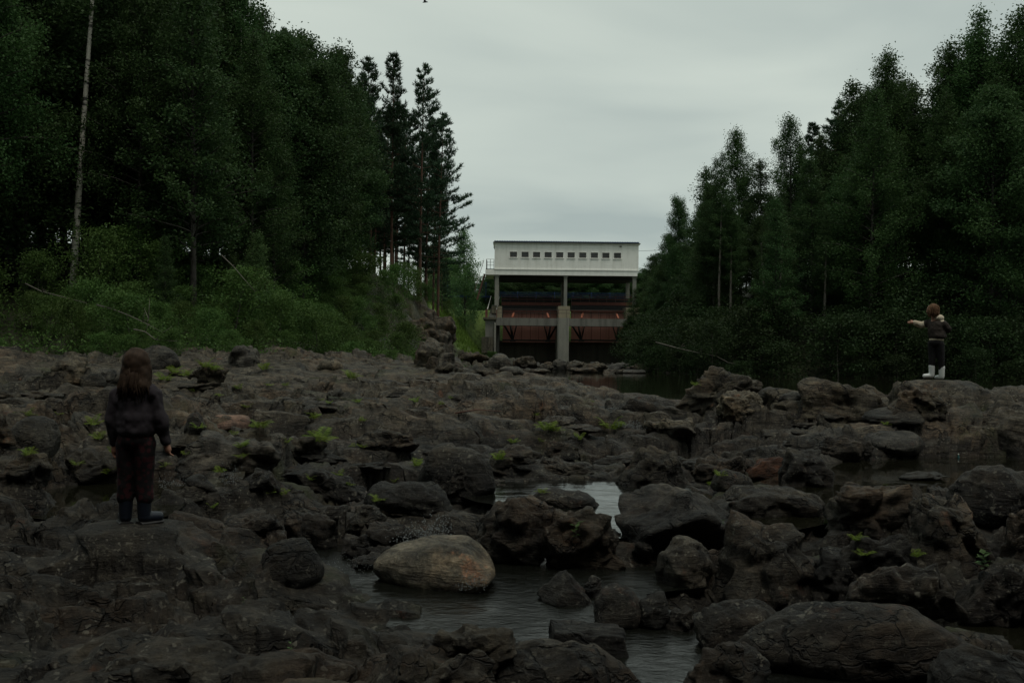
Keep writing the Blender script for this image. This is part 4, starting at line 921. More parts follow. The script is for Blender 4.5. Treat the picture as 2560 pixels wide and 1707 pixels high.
# steep steel ladder stair from the ground to the balcony
ld = tag(empty('ladder', (dam(190, 810)[0], YF + .5, dam(190, 815)[1])), 'steep brown steel ladder leading from the grass up to the balcony of the gate house', 'ladder')
pa, pb = dam(184, 822), dam(268, 540)
for dy_ in (0.0, .6): part(MB().bar((pa[0], YF + .4 + dy_, pa[1]), (pb[0], YF + .4 + dy_, pb[1]), .16, .06), 'stringer', M['rust'], ld)
for i in range(12):
    k = (i + .7) / 12.5; part(MB().box(pa[0] + (pb[0] - pa[0]) * k - .1, pa[0] + (pb[0] - pa[0]) * k + .1, YF + .44, YF + .96, pa[1] + (pb[1] - pa[1]) * k - .02, pa[1] + (pb[1] - pa[1]) * k + .02), 'tread', M['rust'], ld)
part(MB().bar((pa[0] - .3, YF + .37, pa[1] + 1.0), (pb[0] - .1, YF + .37, pb[1] + 1.5), .05), 'handrail', M['rust'], ld)
# low dark stone wall at the foot of the grass slope
w0, w1 = dam(240, 1215)[0], dam(372, 1215)[0]
wl = tag(empty('retaining_wall', (w0, 108.5, 0)), 'low dark stone retaining wall under the grass slope left of the dam', 'wall')
rr = random.Random(8)
for r_ in range(6):
    x_ = w0
    while x_ < w1 - .1:
        L = rr.uniform(.25, .45); z_ = -.75 + .29 * r_
        part(MB().box(x_, min(x_ + L, w1) - .02, 108.3 + rr.uniform(0, .05), 109.1, z_, z_ + .27), 'stone', M['conc_dark'], wl); x_ += L
# blue mesh fence behind
fe = tag(empty('fence', (dam(100, 790, 118)[0], 118, dam(100, 790, 118)[1])), 'blue wire mesh fence on the crest behind the grass slope and the gate house', 'fence')
fx0, fx1 = dam(-140, 700, 118)[0], dam(330, 700, 118)[0]; fz0, fz1 = dam(100, 795, 118)[1], dam(100, 628, 118)[1]
def fence_run(x0, x1, y, z0, z1, step, parent):
    x_ = x0
    while x_ <= x1 + .01: part(MB().box(x_ - .04, x_ + .04, y, y + .08, z0 - .4, z1), 'post', M['fence_blue'], parent); x_ += step
    mb = MB(); n = int((x1 - x0) / .10)
    for i in range(n): mb.box(x0 + i * .10, x0 + i * .10 + .010, y + .02, y + .03, z0, z1 - .03)
    for i in range(9): zz_ = z0 + (z1 - z0) * i / 8.5; mb.box(x0, x1, y + .031, y + .04, zz_, zz_ + .012)
    part(mb, 'wire_mesh', M['fence_blue'], parent)['kind'] = 'stuff'
fence_run(fx0, fx1, 118, fz0, fz1, 2.3, fe)
part(MB().box(fx0, fx1, 117.9, 117.98, fz0 - .05, fz0 + .18), 'base_rail', M['fence_blue'], fe)
fence_run(dam(428, 700, 124)[0], dam(1860, 700, 124)[0], 124, dam(900, 800, 124)[1], dam(900, 738, 124)[1], 2.3, fe)
# overhead cable to the right
c0_, c1_ = dam(1946, 292), dam(2200, 255, 111)
mb = MB(); pts = [(c0_[0] + (c1_[0] + 6 - c0_[0]) * k / 8, YF + .2 + 3 * k / 8, c0_[1] + (c1_[1] + .5 - c0_[1]) * k / 8 - .12 * math.sin(math.pi * k / 8)) for k in range(9)]
tag(mb.tube(pts, .018, 5).build('cable', M['steel_black']), 'thin black overhead cable from the right end of the gate house to the trees', 'cable')
# ------------------------------------------------------------------ the two children
def blob(name, items, mat, parent, voxel=0.010, smooth=4, lab=None, noise=0.0):
    """one continuous surface round tapered limbs ('c', p0, p1, r0, r1) and ellipsoids ('e', centre, radii[, rot z])"""
    bm = bmesh.new()
    def ball(c, r, rot=None):
        g = bmesh.ops.create_icosphere(bm, subdivisions=3, radius=1.0)['verts']
        r = (r, r, r) if not hasattr(r, '__len__') else r
        mt = Matrix.Translation(Vector(c)) @ (rot.to_4x4() if rot is not None else Matrix.Identity(4)) @ Matrix.Diagonal((*r, 1))
        bmesh.ops.transform(bm, matrix=mt, verts=g)
    for it in items:
        if it[0] == 'e': ball(it[1], it[2], it[3] if len(it) > 3 else None)
        else:
            _, a, b_, ra, rb = it; a, b_ = Vector(a), Vector(b_); d = b_ - a
            n = max(3, int(d.length / (min(ra, rb) * 0.5)) + 1)
            for i in range(n + 1):
                k = i / n
                g = bmesh.ops.create_icosphere(bm, subdivisions=2, radius=ra + (rb - ra) * k)['verts']
                bmesh.ops.translate(bm, vec=a + d * k, verts=g)
    me = bpy.data.meshes.new(name); bm.to_mesh(me); bm.free()
    o = bpy.data.objects.new('tmp', me); COL.objects.link(o)
    m1 = o.modifiers.new('r', 'REMESH'); m1.mode = 'VOXEL'; m1.voxel_size = voxel
    m2 = o.modifiers.new('s', 'SMOOTH'); m2.iterations = smooth; m2.factor = 0.5
    dg = bpy.context.evaluated_depsgraph_get(); ev = o.evaluated_get(dg)
    me2 = bpy.data.meshes.new_from_object(ev); bpy.data.objects.remove(o); me2.name = name
    if noise:
        c = np.zeros(len(me2.vertices) * 3); me2.vertices.foreach_get('co', c); c = c.reshape(-1, 3)
        nn = np.zeros_like(c).ravel(); me2.vertices.foreach_get('normal', nn); nn = nn.reshape(-1, 3)
        c = c + nn * (fbm(c * np.array([11, 11, 9]), 3, 77) * noise)[:, None]
        me2.vertices.foreach_set('co', c.ravel()); me2.update()
    me2.polygons.foreach_set('use_smooth', [True] * len(me2.polygons)); me2.materials.clear(); me2.materials.append(mat)
    r = bpy.data.objects.new(name, me2); COL.objects.link(r); r.parent = parent
    if lab: r['label'] = lab
    return r
def hair_strands(name, roots, mat, parent):
    """separate locks as thin tapering tubes"""
    mb = MB()
    for pts, r in roots: mb.tube(pts, [r * f_ for f_ in (.15, .8, .85, .15)], 5)
    o = mb.build(name, mat, parent, True); return o
def hand_items(w, d, side, s=1.0, curl=0.5):
    """palm and five fingers from the wrist w along d; side = direction of the thumb"""
    w, d, side = Vector(w), Vector(d).normalized(), Vector(side).normalized(); up = d.cross(side).normalized()
    it = [('c', w, w + d * .045 * s, .021 * s, .024 * s), ('c', w + side * .012 * s + d * .03 * s, w + side * .014 * s + d * .052 * s, .014 * s, .013 * s), ('c', w - side * .012 * s + d * .03 * s, w - side * .014 * s + d * .05 * s, .014 * s, .012 * s)]
    for k, L in ((-1.5, .034), (-.5, .042), (.5, .045), (1.5, .040)):
        b0 = w + d * .055 * s + side * (k * .0115 * s); b1 = b0 + (d * .9 + up * curl * .4).normalized() * L * .55 * s; b2 = b1 + (d * .6 + up * curl * 1.3).normalized() * L * .6 * s
        it += [('c', b0, b1, .0075 * s, .0068 * s), ('c', b1, b2, .0068 * s, .0055 * s)]
    t0 = w + d * .015 * s + side * .02 * s; t1 = t0 + (d * .7 + side * .8).normalized() * .026 * s; t2 = t1 + (d * 1 + side * .3 + up * .3).normalized() * .024 * s
    return it + [('c', t0, t1, .010 * s, .0085 * s), ('c', t1, t2, .0085 * s, .0065 * s)]
def cloth(name, col, col2, scale=6, rough=0.85, pat=False):
    m = bpy.data.materials.new(name); t, b, o = nodes(m); v = objvec(t, False)
    n = tnoise(t, v, scale, 4, 0.6)
    if pat:
        vo = N(t, 'ShaderNodeTexVoronoi'); vo.inputs['Scale'].default_value = scale; t.links.new(v, vo.inputs['Vector']); n = vo.outputs['Distance']
    t.links.new(mix(t, ramp(t, n, 0.40, 0.50), col, col2), b.inputs['Base Color']); b.inputs['Roughness'].default_value = rough; b.inputs['Specular IOR Level'].default_value = 0.2
    mp = N(t, 'ShaderNodeMapping'); mp.inputs['Scale'].default_value = (6, 6, 4.5); t.links.new(v, mp.inputs['Vector'])
    bump(t, b, tnoise(t, mp.outputs[0], 1.6, 4), 0.5, 0.02); return m
M['skin'] = simple('skin', (0.30, 0.15, 0.10), 0.55, var=0.1)
M['hair_a'] = simple('auburn_hair', (0.044, 0.027, 0.017), 0.75, var=0.5, scale=30, spec=0.15); M['hair_b'] = simple('light_brown_hair', (0.12, 0.065, 0.034), 0.75, var=0.4, scale=30, spec=0.15)
M['sweater'] = cloth('plum_sweater', (0.019, 0.0155, 0.019), (0.024, 0.020, 0.024))
M['print'] = cloth('dark_print_cotton', (0.030, 0.007, 0.009), (0.007, 0.0055, 0.006), 26, pat=True)
M['boot_navy'] = simple('navy_rubber', (0.010, 0.014, 0.024), 0.35)
M['boot_white'] = simple('white_rubber', (0.66, 0.68, 0.66), 0.4, var=0.1); M['vest'] = cloth('dark_brown_vest', (0.022, 0.017, 0.015), (0.03, 0.024, 0.02))
M['cream'] = cloth('cream_cotton', (0.55, 0.49, 0.38), (0.45, 0.38, 0.28), 9); M['pants'] = cloth('black_leggings', (0.008, 0.008, 0.009), (0.012, 0.011, 0.012))
M['eye'] = simple('eye', (0.02, 0.015, 0.01), 0.2); M['sole'] = simple('boot_sole', (0.02, 0.02, 0.02), 0.7)
def head_items(c, s=1.0, face=Vector((0, 1, 0))):
    f = face.normalized(); sd_ = f.cross(Vector((0, 0, 1))).normalized(); c = Vector(c)
    yaw = math.atan2(-f.x, f.y); rot = Matrix.Rotation(yaw, 3, 'Z')
    it = [('e', c, (.072 * s, .085 * s, .092 * s), rot), ('e', c + f * .025 * s - Vector((0, 0, .05 * s)), (.055 * s, .055 * s, .05 * s), rot),
          ('c', c + f * .082 * s + Vector((0, 0, -.005 * s)), c + f * .094 * s + Vector((0, 0, -.022 * s)), .010 * s, .013 * s),
          ('e', c + f * .078 * s - Vector((0, 0, .052 * s)), (.022 * s, .010 * s, .008 * s), rot)]
    for k in (-1, 1): it += [('e', c + sd_ * .074 * s * k - Vector((0, 0, .012 * s)), (.010 * s, .018 * s, .026 * s), rot)]
    return it

# child on the near rock, seen from behind (1.14 m)
p = CHILD_L
pl = tag(empty('person', (p.x, p.y, p.z)), 'child in dark sweater and navy rubber boots on the near rock, seen from behind', 'person')
S = 435 * p.y / FPX / 1.14
pl.scale = (S, S, S)
hc = Vector((0.0, .01, 1.035))
body = head_items(hc, 1.0, Vector((.12, 1, -.05))) + [('c', (0, .005, .96), (0, 0, .87), .042, .045), ('e', (0, 0, .80), (.105, .07, .12)), ('c', (0, 0, .76), (0, 0, .56), .085, .09), ('e', (0, 0, .53), (.10, .08, .07)),
        ('c', (-.05, 0, .52), (-.052, .005, .28), .068, .05), ('c', (-.052, .005, .28), (-.057, 0, .06), .040, .028), ('c', (.05, 0, .52), (.056, .005, .28), .068, .05), ('c', (.056, .005, .28), (.062, 0, .06), .040, .028),
        ('c', (-.11, 0, .845), (-.148, -.01, .66), .036, .030), ('c', (-.148, -.01, .66), (-.145, .02, .515), .029, .022), ('c', (.11, 0, .845), (.155, 0, .66), .036, .030), ('c', (.155, 0, .66), (.192, .03, .525), .029, .022)]
body += hand_items((-.145, .02, .515), (.02, .12, -1), (.5, .9, .1)) + hand_items((.192, .03, .525), (.22, .12, -1), (-.5, .9, .1))
blob('body', body, M['skin'], pl, .0065, 2)
blob('sweater', [('e', (0, 0, .845), (.128, .078, .055)), ('e', (0, 0, .79), (.132, .095, .12)), ('e', (0, -.002, .74), (.130, .096, .14)), ('e', (0, -.005, .69), (.130, .098, .13)), ('e', (0, -.005, .645), (.131, .100, .10)), ('e', (0, -.005, .615), (.132, .102, .07)),
     ('c', (-.10, 0, .865), (-.118, 0, .83), .052, .057), ('c', (-.118, 0, .84), (-.155, -.01, .665), .056, .050), ('c', (-.155, -.01, .665), (-.147, .02, .53), .050, .040),
     ('c', (.10, 0, .865), (.118, 0, .83), .052, .057), ('c', (.118, 0, .84), (.162, 0, .67), .056, .050), ('c', (.162, 0, .67), (.19, .028, .54), .050, .040), ('c', (0, 0, .87), (0, 0, .905), .062, .052)], M['sweater'], pl, .010, 3, noise=.022)
blob('trousers', [('e', (0, 0, .55), (.122, .096, .085)), ('c', (-.055, 0, .52), (-.058, .005, .30), .078, .062), ('c', (-.058, .005, .30), (-.062, 0, .175), .062, .058), ('c', (.055, 0, .52), (.058, .005, .30), .078, .062), ('c', (.058, .005, .30), (.066, 0, .175), .062, .058)], M['print'], pl, .010, 3, noise=.008)
for s_, ang_ in ((-1, .55), (1, -.75)):
    bx = .058 * s_ + (.005 if s_ > 0 else 0); dv_ = Vector((math.sin(-ang_), math.cos(ang_), 0))
    b1 = blob('boot', [('c', (bx, 0, .215), (bx, 0, .07), .052, .044), ('c', (bx, 0, .042), Vector((bx, 0, .036)) + dv_ * .10, .042, .036)], M['boot_navy'], pl, .008, 3)
    mb = MB(); mb.tube([Vector((bx, 0, .012)) - dv_ * .035, Vector((bx, 0, .012)) + dv_ * .06, Vector((bx, 0, .012)) + dv_ * .125], [.046, .046, .034], 14)
    so = mb.build('sole', M['sole'], b1); so.data.transform(Matrix.Scale(.3, 4, (0, 0, 1)))
rh = random.Random(3)
blob('hair', [('e', (0, -.012, 1.05), (.088, .092, .094)), ('e', (0, -.045, .98), (.090, .055, .11)), ('e', (-.035, -.055, .91), (.05, .04, .075)), ('e', (.04, -.055, .905), (.05, .04, .08)), ('e', (.075, -.01, .96), (.025, .05, .10)), ('e', (-.075, -.01, .965), (.025, .05, .095))], M['hair_a'], pl, .007, 3, noise=.016)
lk = []
for i in range(150):
    a = rh.uniform(-2.4, 2.4); x_, y_ = .088 * math.sin(a), -.02 - .075 * math.cos(a)
    zt_ = rh.uniform(.93, 1.12); zb2 = rh.uniform(.79, .89)
    lk.append(([(x_ * .85 * (1 if zt_ < 1.06 else .6), y_ * (1.0 if zt_ < 1.06 else .7), zt_), (x_ * 1.0, y_ * 1.03, min(.97, zt_ - .03)), (x_ * 1.08 + rh.uniform(-.01, .01), y_ * 1.08 - .012, .90), (x_ * 1.05 + rh.uniform(-.03, .03), y_ * 1.05 + rh.uniform(-.02, .01), zb2)], rh.uniform(.006, .011)))
hair_strands('hair_locks', lk, M['hair_a'], pl)
for k in (-1, 1): blob('eye', [('e', Vector(hc) + Vector((.028 * k + .008, .078, .008)), .010)], M['eye'], pl, .004, 1)

# child on the far rock, arm stretched out to the left (1.22 m)
p = CHILD_R
pr_ = tag(empty('person', (p.x, p.y, p.z)), 'child in dark vest, cream hood and white boots on the far rock, arm outstretched', 'person')
S = 193 * p.y / FPX / 1.22; pr_.scale = (S, S, S)
fc_ = Vector((-.55, .85, 0)); hc = Vector((-.035, .02, 1.10))
sh = Vector((-.02, .10, .90)); el_ = Vector((-.16, .15, .865)); wr = Vector((-.275, .13, .90))
sh2 = Vector((.09, -.03, .90)); el2 = Vector((.20, .02, .80)); wr2 = Vector((.16, .16, .76))
body = head_items(hc, 1.0, fc_) + [('c', (-.02, .01, 1.03), (0, 0, .92), .042, .046), ('e', (.03, .02, .86), (.10, .085, .13)), ('c', (.03, .01, .82), (.02, 0, .62), .085, .09), ('e', (.02, 0, .58), (.10, .085, .075)),
        ('c', (-.02, .03, .57), (-.03, .02, .32), .07, .05), ('c', (-.03, .02, .32), (-.035, .02, .07), .05, .033), ('c', (.065, -.02, .57), (.09, -.02, .32), .07, .05), ('c', (.09, -.02, .32), (.105, -.02, .07), .05, .033),
        ('c', sh, el_, .038, .030), ('c', el_, wr, .030, .022), ('c', sh2, el2, .038, .03), ('c', el2, wr2, .03, .022)]
body += hand_items(wr, (-1, .1, .08), (0, .35, .9)) + hand_items(wr2, (-.4, 1, -.2), (-.5, .1, .8))
blob('body', body, M['skin'], pr_, .0065, 2)
blob('hooded_top', [('c', sh + Vector((.02, -.01, 0)), el_, .060, .058), ('c', el_, wr + Vector((.02, 0, 0)), .058, .044), ('c', sh2, el2, .055, .05), ('c', el2, wr2, .05, .038),
     ('e', (.02, .015, .965), (.075, .065, .05)), ('e', (.055, -.03, .975), (.075, .055, .05)), ('c', (.0, .02, .985), (.08, -.03, .985), .04, .03), ('e', (.03, .01, .63), (.115, .098, .045))], M['cream'], pr_, .009, 3, noise=.014)
blob('vest', [('e', (.03, .02, .90), (.125, .095, .05)), ('e', (.035, .015, .84), (.138, .112, .12)), ('e', (.035, .012, .79), (.138, .114, .13)), ('e', (.038, .01, .74), (.138, .115, .11)), ('e', (.042, .005, .70), (.136, .115, .08)), ('e', (.045, .0, .68), (.13, .112, .045)), ('c', (.12, -.03, .87), (.20, -.0, .80), .072, .068), ('c', (-.03, .09, .90), (-.08, .11, .885), .07, .066)], M['vest'], pr_, .010, 3, noise=.02)
blob('trousers', [('e', (.02, 0, .585), (.112, .098, .085)), ('c', (-.02, .03, .56), (-.03, .02, .34), .078, .058), ('c', (-.03, .02, .34), (-.035, .02, .16), .056, .046), ('c', (.065, -.02, .56), (.09, -.02, .34), .078, .058), ('c', (.09, -.02, .34), (.105, -.02, .14), .056, .046)], M['pants'], pr_, .009, 3)
for (bx, by, bz, dv_) in ((-.035, .02, .02, Vector((-1, .15, 0))), (.105, -.02, 0.0, Vector((-.35, .93, 0)))):
    dv_.normalize()
    b1 = blob('boot', [('c', (bx, by, .195 + bz), (bx, by, .06 + bz), .050, .044), ('c', (bx, by, .042 + bz), Vector((bx, by, .037 + bz)) + dv_ * .105, .041, .035)], M['boot_white'], pr_, .008, 2)
rh = random.Random(5)
blob('hair', [('e', hc + Vector((.012, -.012, .012)), (.085, .085, .092)), ('e', hc + Vector((.03, -.03, -.05)), (.068, .066, .08)), ('e', hc + Vector((-.055, -.045, -.045)), (.03, .035, .075)), ('e', hc + Vector((.05, .05, -.045)), (.03, .03, .07))], M['hair_b'], pr_, .007, 3, noise=.014)
lk = []
for i in range(70):
    a = rh.uniform(0, 6.28); q = Vector((math.cos(a), math.sin(a), 0))
    if q.dot(fc_.normalized()) > .55: continue
    c_ = hc + Vector((.012, -.012, 0)); zt_ = rh.uniform(-.01, .08); zb2 = rh.uniform(-.15, -.07)
    lk.append(([c_ + q * .076 + Vector((0, 0, zt_)), c_ + q * .088 + Vector((0, 0, zt_ - .04)), c_ + q * .086 + Vector((0, 0, -.06)), c_ + q * rh.uniform(.06, .09) + Vector((0, 0, zb2))], rh.uniform(.006, .010)))
hair_strands('hair_locks', lk, M['hair_b'], pr_)
for k in (-1, 1):
    sdv = fc_.normalized().cross(Vector((0, 0, 1)))
    blob('eye', [('e', hc + fc_.normalized() * .080 + sdv * .028 * k + Vector((0, 0, .008)), .010)], M['eye'], pr_, .004, 1)
# ------------------------------------------------------------------ vegetation
M['birch_bark'] = bpy.data.materials.new('birch_bark'); t, b, o = nodes(M['birch_bark']); v = objvec(t)
mp = N(t, 'ShaderNodeMapping'); mp.inputs['Scale'].default_value = (2.0, 2.0, 7.0); t.links.new(v, mp.inputs['Vector'])
t.links.new(mix(t, ramp(t, tnoise(t, mp.outputs[0], 1.3, 4, 0.6), 0.52, 0.60), (0.38, 0.36, 0.30), (0.03, 0.028, 0.024)), b.inputs['Base Color']); b.inputs['Roughness'].default_value = 0.7
M['grey_bark'] = simple('grey_bark', (0.055, 0.05, 0.04), 0.85, var=0.6, scale=5)
M['pine_bark'] = bpy.data.materials.new('pine_bark'); t, b, o = nodes(M['pine_bark']); v = objvec(t)
t.links.new(mix(t, ramp(t, tnoise(t, v, 1.2, 5, 0.6), 0.4, 0.62), (0.12, 0.055, 0.032), (0.045, 0.030, 0.023)), b.inputs['Base Color']); b.inputs['Roughness'].default_value = 0.85
M['leaf_birch'] = leaf_mat('birch_leaves', (0.022, 0.048, 0.016), (0.040, 0.075, 0.022))
M['leaf_dark'] = leaf_mat('dark_leaves', (0.020, 0.043, 0.016), (0.040, 0.070, 0.022))
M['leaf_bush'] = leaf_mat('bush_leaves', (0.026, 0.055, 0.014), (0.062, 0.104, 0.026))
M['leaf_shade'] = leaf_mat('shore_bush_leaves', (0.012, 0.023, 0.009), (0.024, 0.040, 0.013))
M['leaf_light'] = leaf_mat('light_leaves', (0.045, 0.085, 0.03), (0.07, 0.115, 0.04))
M['needles'] = leaf_mat('pine_needles', (0.014, 0.032, 0.017), (0.030, 0.055, 0.026), 0.12)
M['fern'] = leaf_mat('fern_fronds', (0.075, 0.115, 0.018), (0.135, 0.18, 0.032), 0.4)
M['grass_m'] = leaf_mat('grass_blades', (0.045, 0.08, 0.014), (0.10, 0.15, 0.028), 0.3)
M['pale_trunk'] = simple('pale_trunk', (0.17, 0.155, 0.125), 0.8, var=.5)
M['twig'] = simple('bare_twig', (0.13, 0.115, 0.095), 0.8, var=0.4)
M['wood_pale'] = simple('dead_pale_wood', (0.13, 0.115, 0.095), 0.75, var=0.45, scale=6)

def leaf_quads(c, rg, L, W, droop=0.0, up=0.4):
    """rhombic leaves at centres c"""
    n = len(c)
    t_ = rg.normal(size=(n, 3)); t_[:, 2] -= droop; t_ /= np.linalg.norm(t_, axis=1)[:, None]
    q = rg.normal(size=(n, 3)); q[:, 2] += up * 2; b_ = np.cross(t_, q); b_ /= np.linalg.norm(b_, axis=1)[:, None] + 1e-9
    l = (L * rg.uniform(.7, 1.25, n))[:, None]; w = (W * rg.uniform(.7, 1.25, n))[:, None]
    v_ = np.stack([c - t_ * l * .5, c + b_ * w * .5 - t_ * l * .05, c + t_ * l * .5, c - b_ * w * .5 - t_ * l * .05], 1).reshape(-1, 3)
    return v_, np.arange(4 * n).reshape(n, 4)
def crown_mesh(name, C, rg, L, W, mat, droop=0.0, up=0.4, clump=None):
    v_, f_ = leaf_quads(C, rg, L, W, droop, up)
    tint = np.clip(rg.uniform(0, 1, len(f_)) * .28 + 1.5 * (clump if clump is not None else rg.uniform(0, .45, len(f_))), 0, 1)
    me = np_mesh(name, v_, f_, False, {'tint': ('FACE', tint)}); me.materials.append(mat); return me
def trunk_limbs(H, rg, r_base, bend, limbs, n=7):
    mb = MB(); k = 9
    ax = rg.normal(0, bend, (2,)); ph = rg.uniform(0, 6.28)
    axis = lambda f: Vector((ax[0] * f * f * H + bend * .6 * math.sin(ph + 5 * f), ax[1] * f * f * H + bend * .6 * math.cos(ph + 4 * f), f * H))
    mb.tube([axis(i / k) - Vector((0, 0, .5 if i == 0 else 0)) for i in range(k + 1)], [r_base * (1.25 if i == 0 else 1) * (1 - .9 * (i / k) ** 1.1) for i in range(k + 1)], n)
    mb.nt = len(mb.f)
    for pts, r in limbs(axis): mb.tube(pts, [r * (1 - .8 * i / (len(pts) - 1)) for i in range(len(pts))], 4, False)
    return mb, axis
def broadleaf(name, seed, H, R, base, kind, nl, per, L, W, mat, bark, r_base, sig=.33):
    """crown of leaf clumps carried on limbs; kind: birch (drooping), leafy (dense, rounded), bush"""
    rg = np.random.default_rng(seed); cs = []; tn = []; store = []
    def limbs(axis):
        out_ = []
        for i in range(nl):
            f = base + (1 - base) * ((i + rg.uniform(0, 1)) / nl) ** .9; f = min(f, .985)
            g = (f - base) / (1 - base)
            if kind == 'birch': prof = (min(1, g / .18) ** .6) * (1 - g) ** .82 * 1.37 + .09
            elif kind == 'cone': prof = (min(1, g / .08) ** .6) * (1 - g) ** .8 * 1.1 + .06
            else: prof = math.sin(math.pi * (g * .86 + .12)) ** .65 * (1 - .28 * g ** 2.2 * (kind != 'bush'))
            ln = R * prof * rg.uniform(.65, 1.2); az = i * 2.4 + rg.uniform(-.5, .5); el = rg.uniform(.25, .75) + .35 * g
            d = Vector((math.cos(az) * math.cos(el), math.sin(az) * math.cos(el), math.sin(el))); a0 = axis(f); pts = []
            for j in range(5):
                u_ = j / 4; dz = (-.22 if kind == 'birch' else -.06) * ln * u_ * u_
                pts.append(a0 + d * ln * u_ + Vector((rg.normal(0, .05), rg.normal(0, .05), dz)))
            out_.append((pts, .045 * H / 14 * (1 - .6 * g))); store.append((pts, ln, g))
        return out_
    mb, axis = trunk_limbs(H, rg, r_base, .03 if kind != 'bush' else .08, limbs)
    for pts, ln, g in store:
        m = max(1, int(round(3.2 * ln)) if kind != 'bush' else 3)
        for _ in range(m):
            u_ = rg.uniform(.3, 1.05); j = min(int(u_ * 4), 3); p_ = pts[j].lerp(pts[j + 1], min(u_ * 4 - j, 1.2))
            cn = int(per * rg.uniform(.5, 1.3)); ct = rg.uniform(0, .45)
            c = rg.normal(0, 1, (cn, 3)); c *= (rg.uniform(0, 1, cn) ** .45 / np.linalg.norm(c, axis=1))[:, None]
            c = c * np.array([sig, sig, sig * .7]) * 1.75 * rg.uniform(.7, 1.2) + np.array(p_)
            if kind == 'birch':
                st = rg.uniform(0, 1, cn); c[:, 2] -= st ** 1.5 * rg.uniform(.4, 1.2); c[:, :2] = np.array(p_)[:2] + (c[:, :2] - np.array(p_)[:2]) * (1.0 - .45 * st)[:, None]
            cs.append(c); tn.append(np.full(cn, ct))
    for _ in range(6 if kind != 'bush' else 0):             # leader tip
        f = rg.uniform(.93, 1.0); cs.append(rg.normal(0, 1, (int(per * .5), 3)) * np.array([.16, .16, .3]) + np.array(axis(f))); tn.append(np.full(int(per * .5), rg.uniform(0, .4)))
    C = np.vstack(cs); C[:, 2] = np.maximum(C[:, 2], .05)
    cm = crown_mesh(name + '_crown', C, rg, L, W, mat, .9 if kind == 'birch' else .15, .4, np.concatenate(tn))
    tm = mb.mesh(name + '_trunk', True); tm.materials.append(bark); tm.materials.append(M['grey_bark'])
    tm.polygons.foreach_set('material_index', [0 if i < mb.nt else 1 for i in range(len(mb.f))])
    return tm, cm, H
def pine(name, seed, H, R, base):
    rg = np.random.default_rng(seed); tips = []; tdir = []; wood = []
    def limbs(axis):
        out_ = []; f = base
        while f < .99:
            g = (f - base) / (1 - base)
            prof = min(1, .55 + g * 2.0) * (1 - g) ** .85 + .06
            for q in range(int(rg.integers(3, 6))):
                if rg.uniform() < .16: continue
                ln = R * prof * rg.uniform(.6, 1.15); az = rg.uniform(0, 6.28); el = -.12 + .75 * g + rg.normal(0, .14)
                d = Vector((math.cos(az) * math.cos(el), math.sin(az) * math.cos(el), math.sin(el))); a0 = axis(f)
                pts = [a0 + d * ln * u_ + Vector((0, 0, .20 * ln * u_ * u_)) for u_ in (0, .33, .66, 1.0)]
                out_.append((pts, .035 * (1 - .5 * g)))
                for _ in range(int(7 + 11 * ln)):
                    u_ = rg.uniform(.30, 1.02) ** .8; j = min(int(u_ * 3), 2); p_ = pts[j].lerp(pts[j + 1], u_ * 3 - j)
                    side = Vector((-d.y, d.x, 0)) * rg.normal(0, .20 + .10 * ln * (1.1 - u_))
                    tips.append(np.array(p_ + side) + rg.normal(0, .05, 3)); tdir.append(np.array(d * .55 + side * .6 + Vector((0, 0, .55 + .5 * g))))
            f += rg.uniform(.35, .62) / H * (1.25 if g < .5 else 1)
        for f in np.arange(base * .35, base, .055):         # dead stubs below the crown
            if rg.uniform() < .55:
                az = rg.uniform(0, 6.28); a0 = axis(f); d = Vector((math.cos(az), math.sin(az), -.15)); out_.append(([a0, a0 + d * rg.uniform(.3, 1.1)], .02))
        return out_
    mb, axis = trunk_limbs(H, rg, .16, .012, limbs, 8)
    T = np.array(tips); D = np.array(tdir); D /= np.linalg.norm(D, axis=1)[:, None]
    for _ in range(10): T = np.vstack([T, np.array(axis(rg.uniform(.965, 1.0)))]); D = np.vstack([D, [rg.normal(0, .3), rg.normal(0, .3), 1]])
    vs = []
    k = 6
    for q in range(k):
        dd = D + rg.normal(0, .5, D.shape); dd /= np.linalg.norm(dd, axis=1)[:, None]
        b_ = np.cross(dd, rg.normal(size=D.shape)); b_ /= np.linalg.norm(b_, axis=1)[:, None] + 1e-9
        ln = rg.uniform(.20, .40, len(T))[:, None]; w = .028
        vs.append(np.stack([T - b_ * w, T + b_ * w, T + dd * ln + b_ * w * .5, T + dd * ln - b_ * w * .5], 1))
    v_ = np.concatenate(vs).reshape(-1, 3); f_ = np.arange(len(v_)).reshape(-1, 4)
    cm = np_mesh(name + '_crown', v_, f_, False, {'tint': ('FACE', rg.uniform(0, 1, len(f_)))}); cm.materials.append(M['needles'])
    tm = mb.mesh(name + '_trunk', True); tm.materials.append(M['pine_bark']); return tm, cm, H

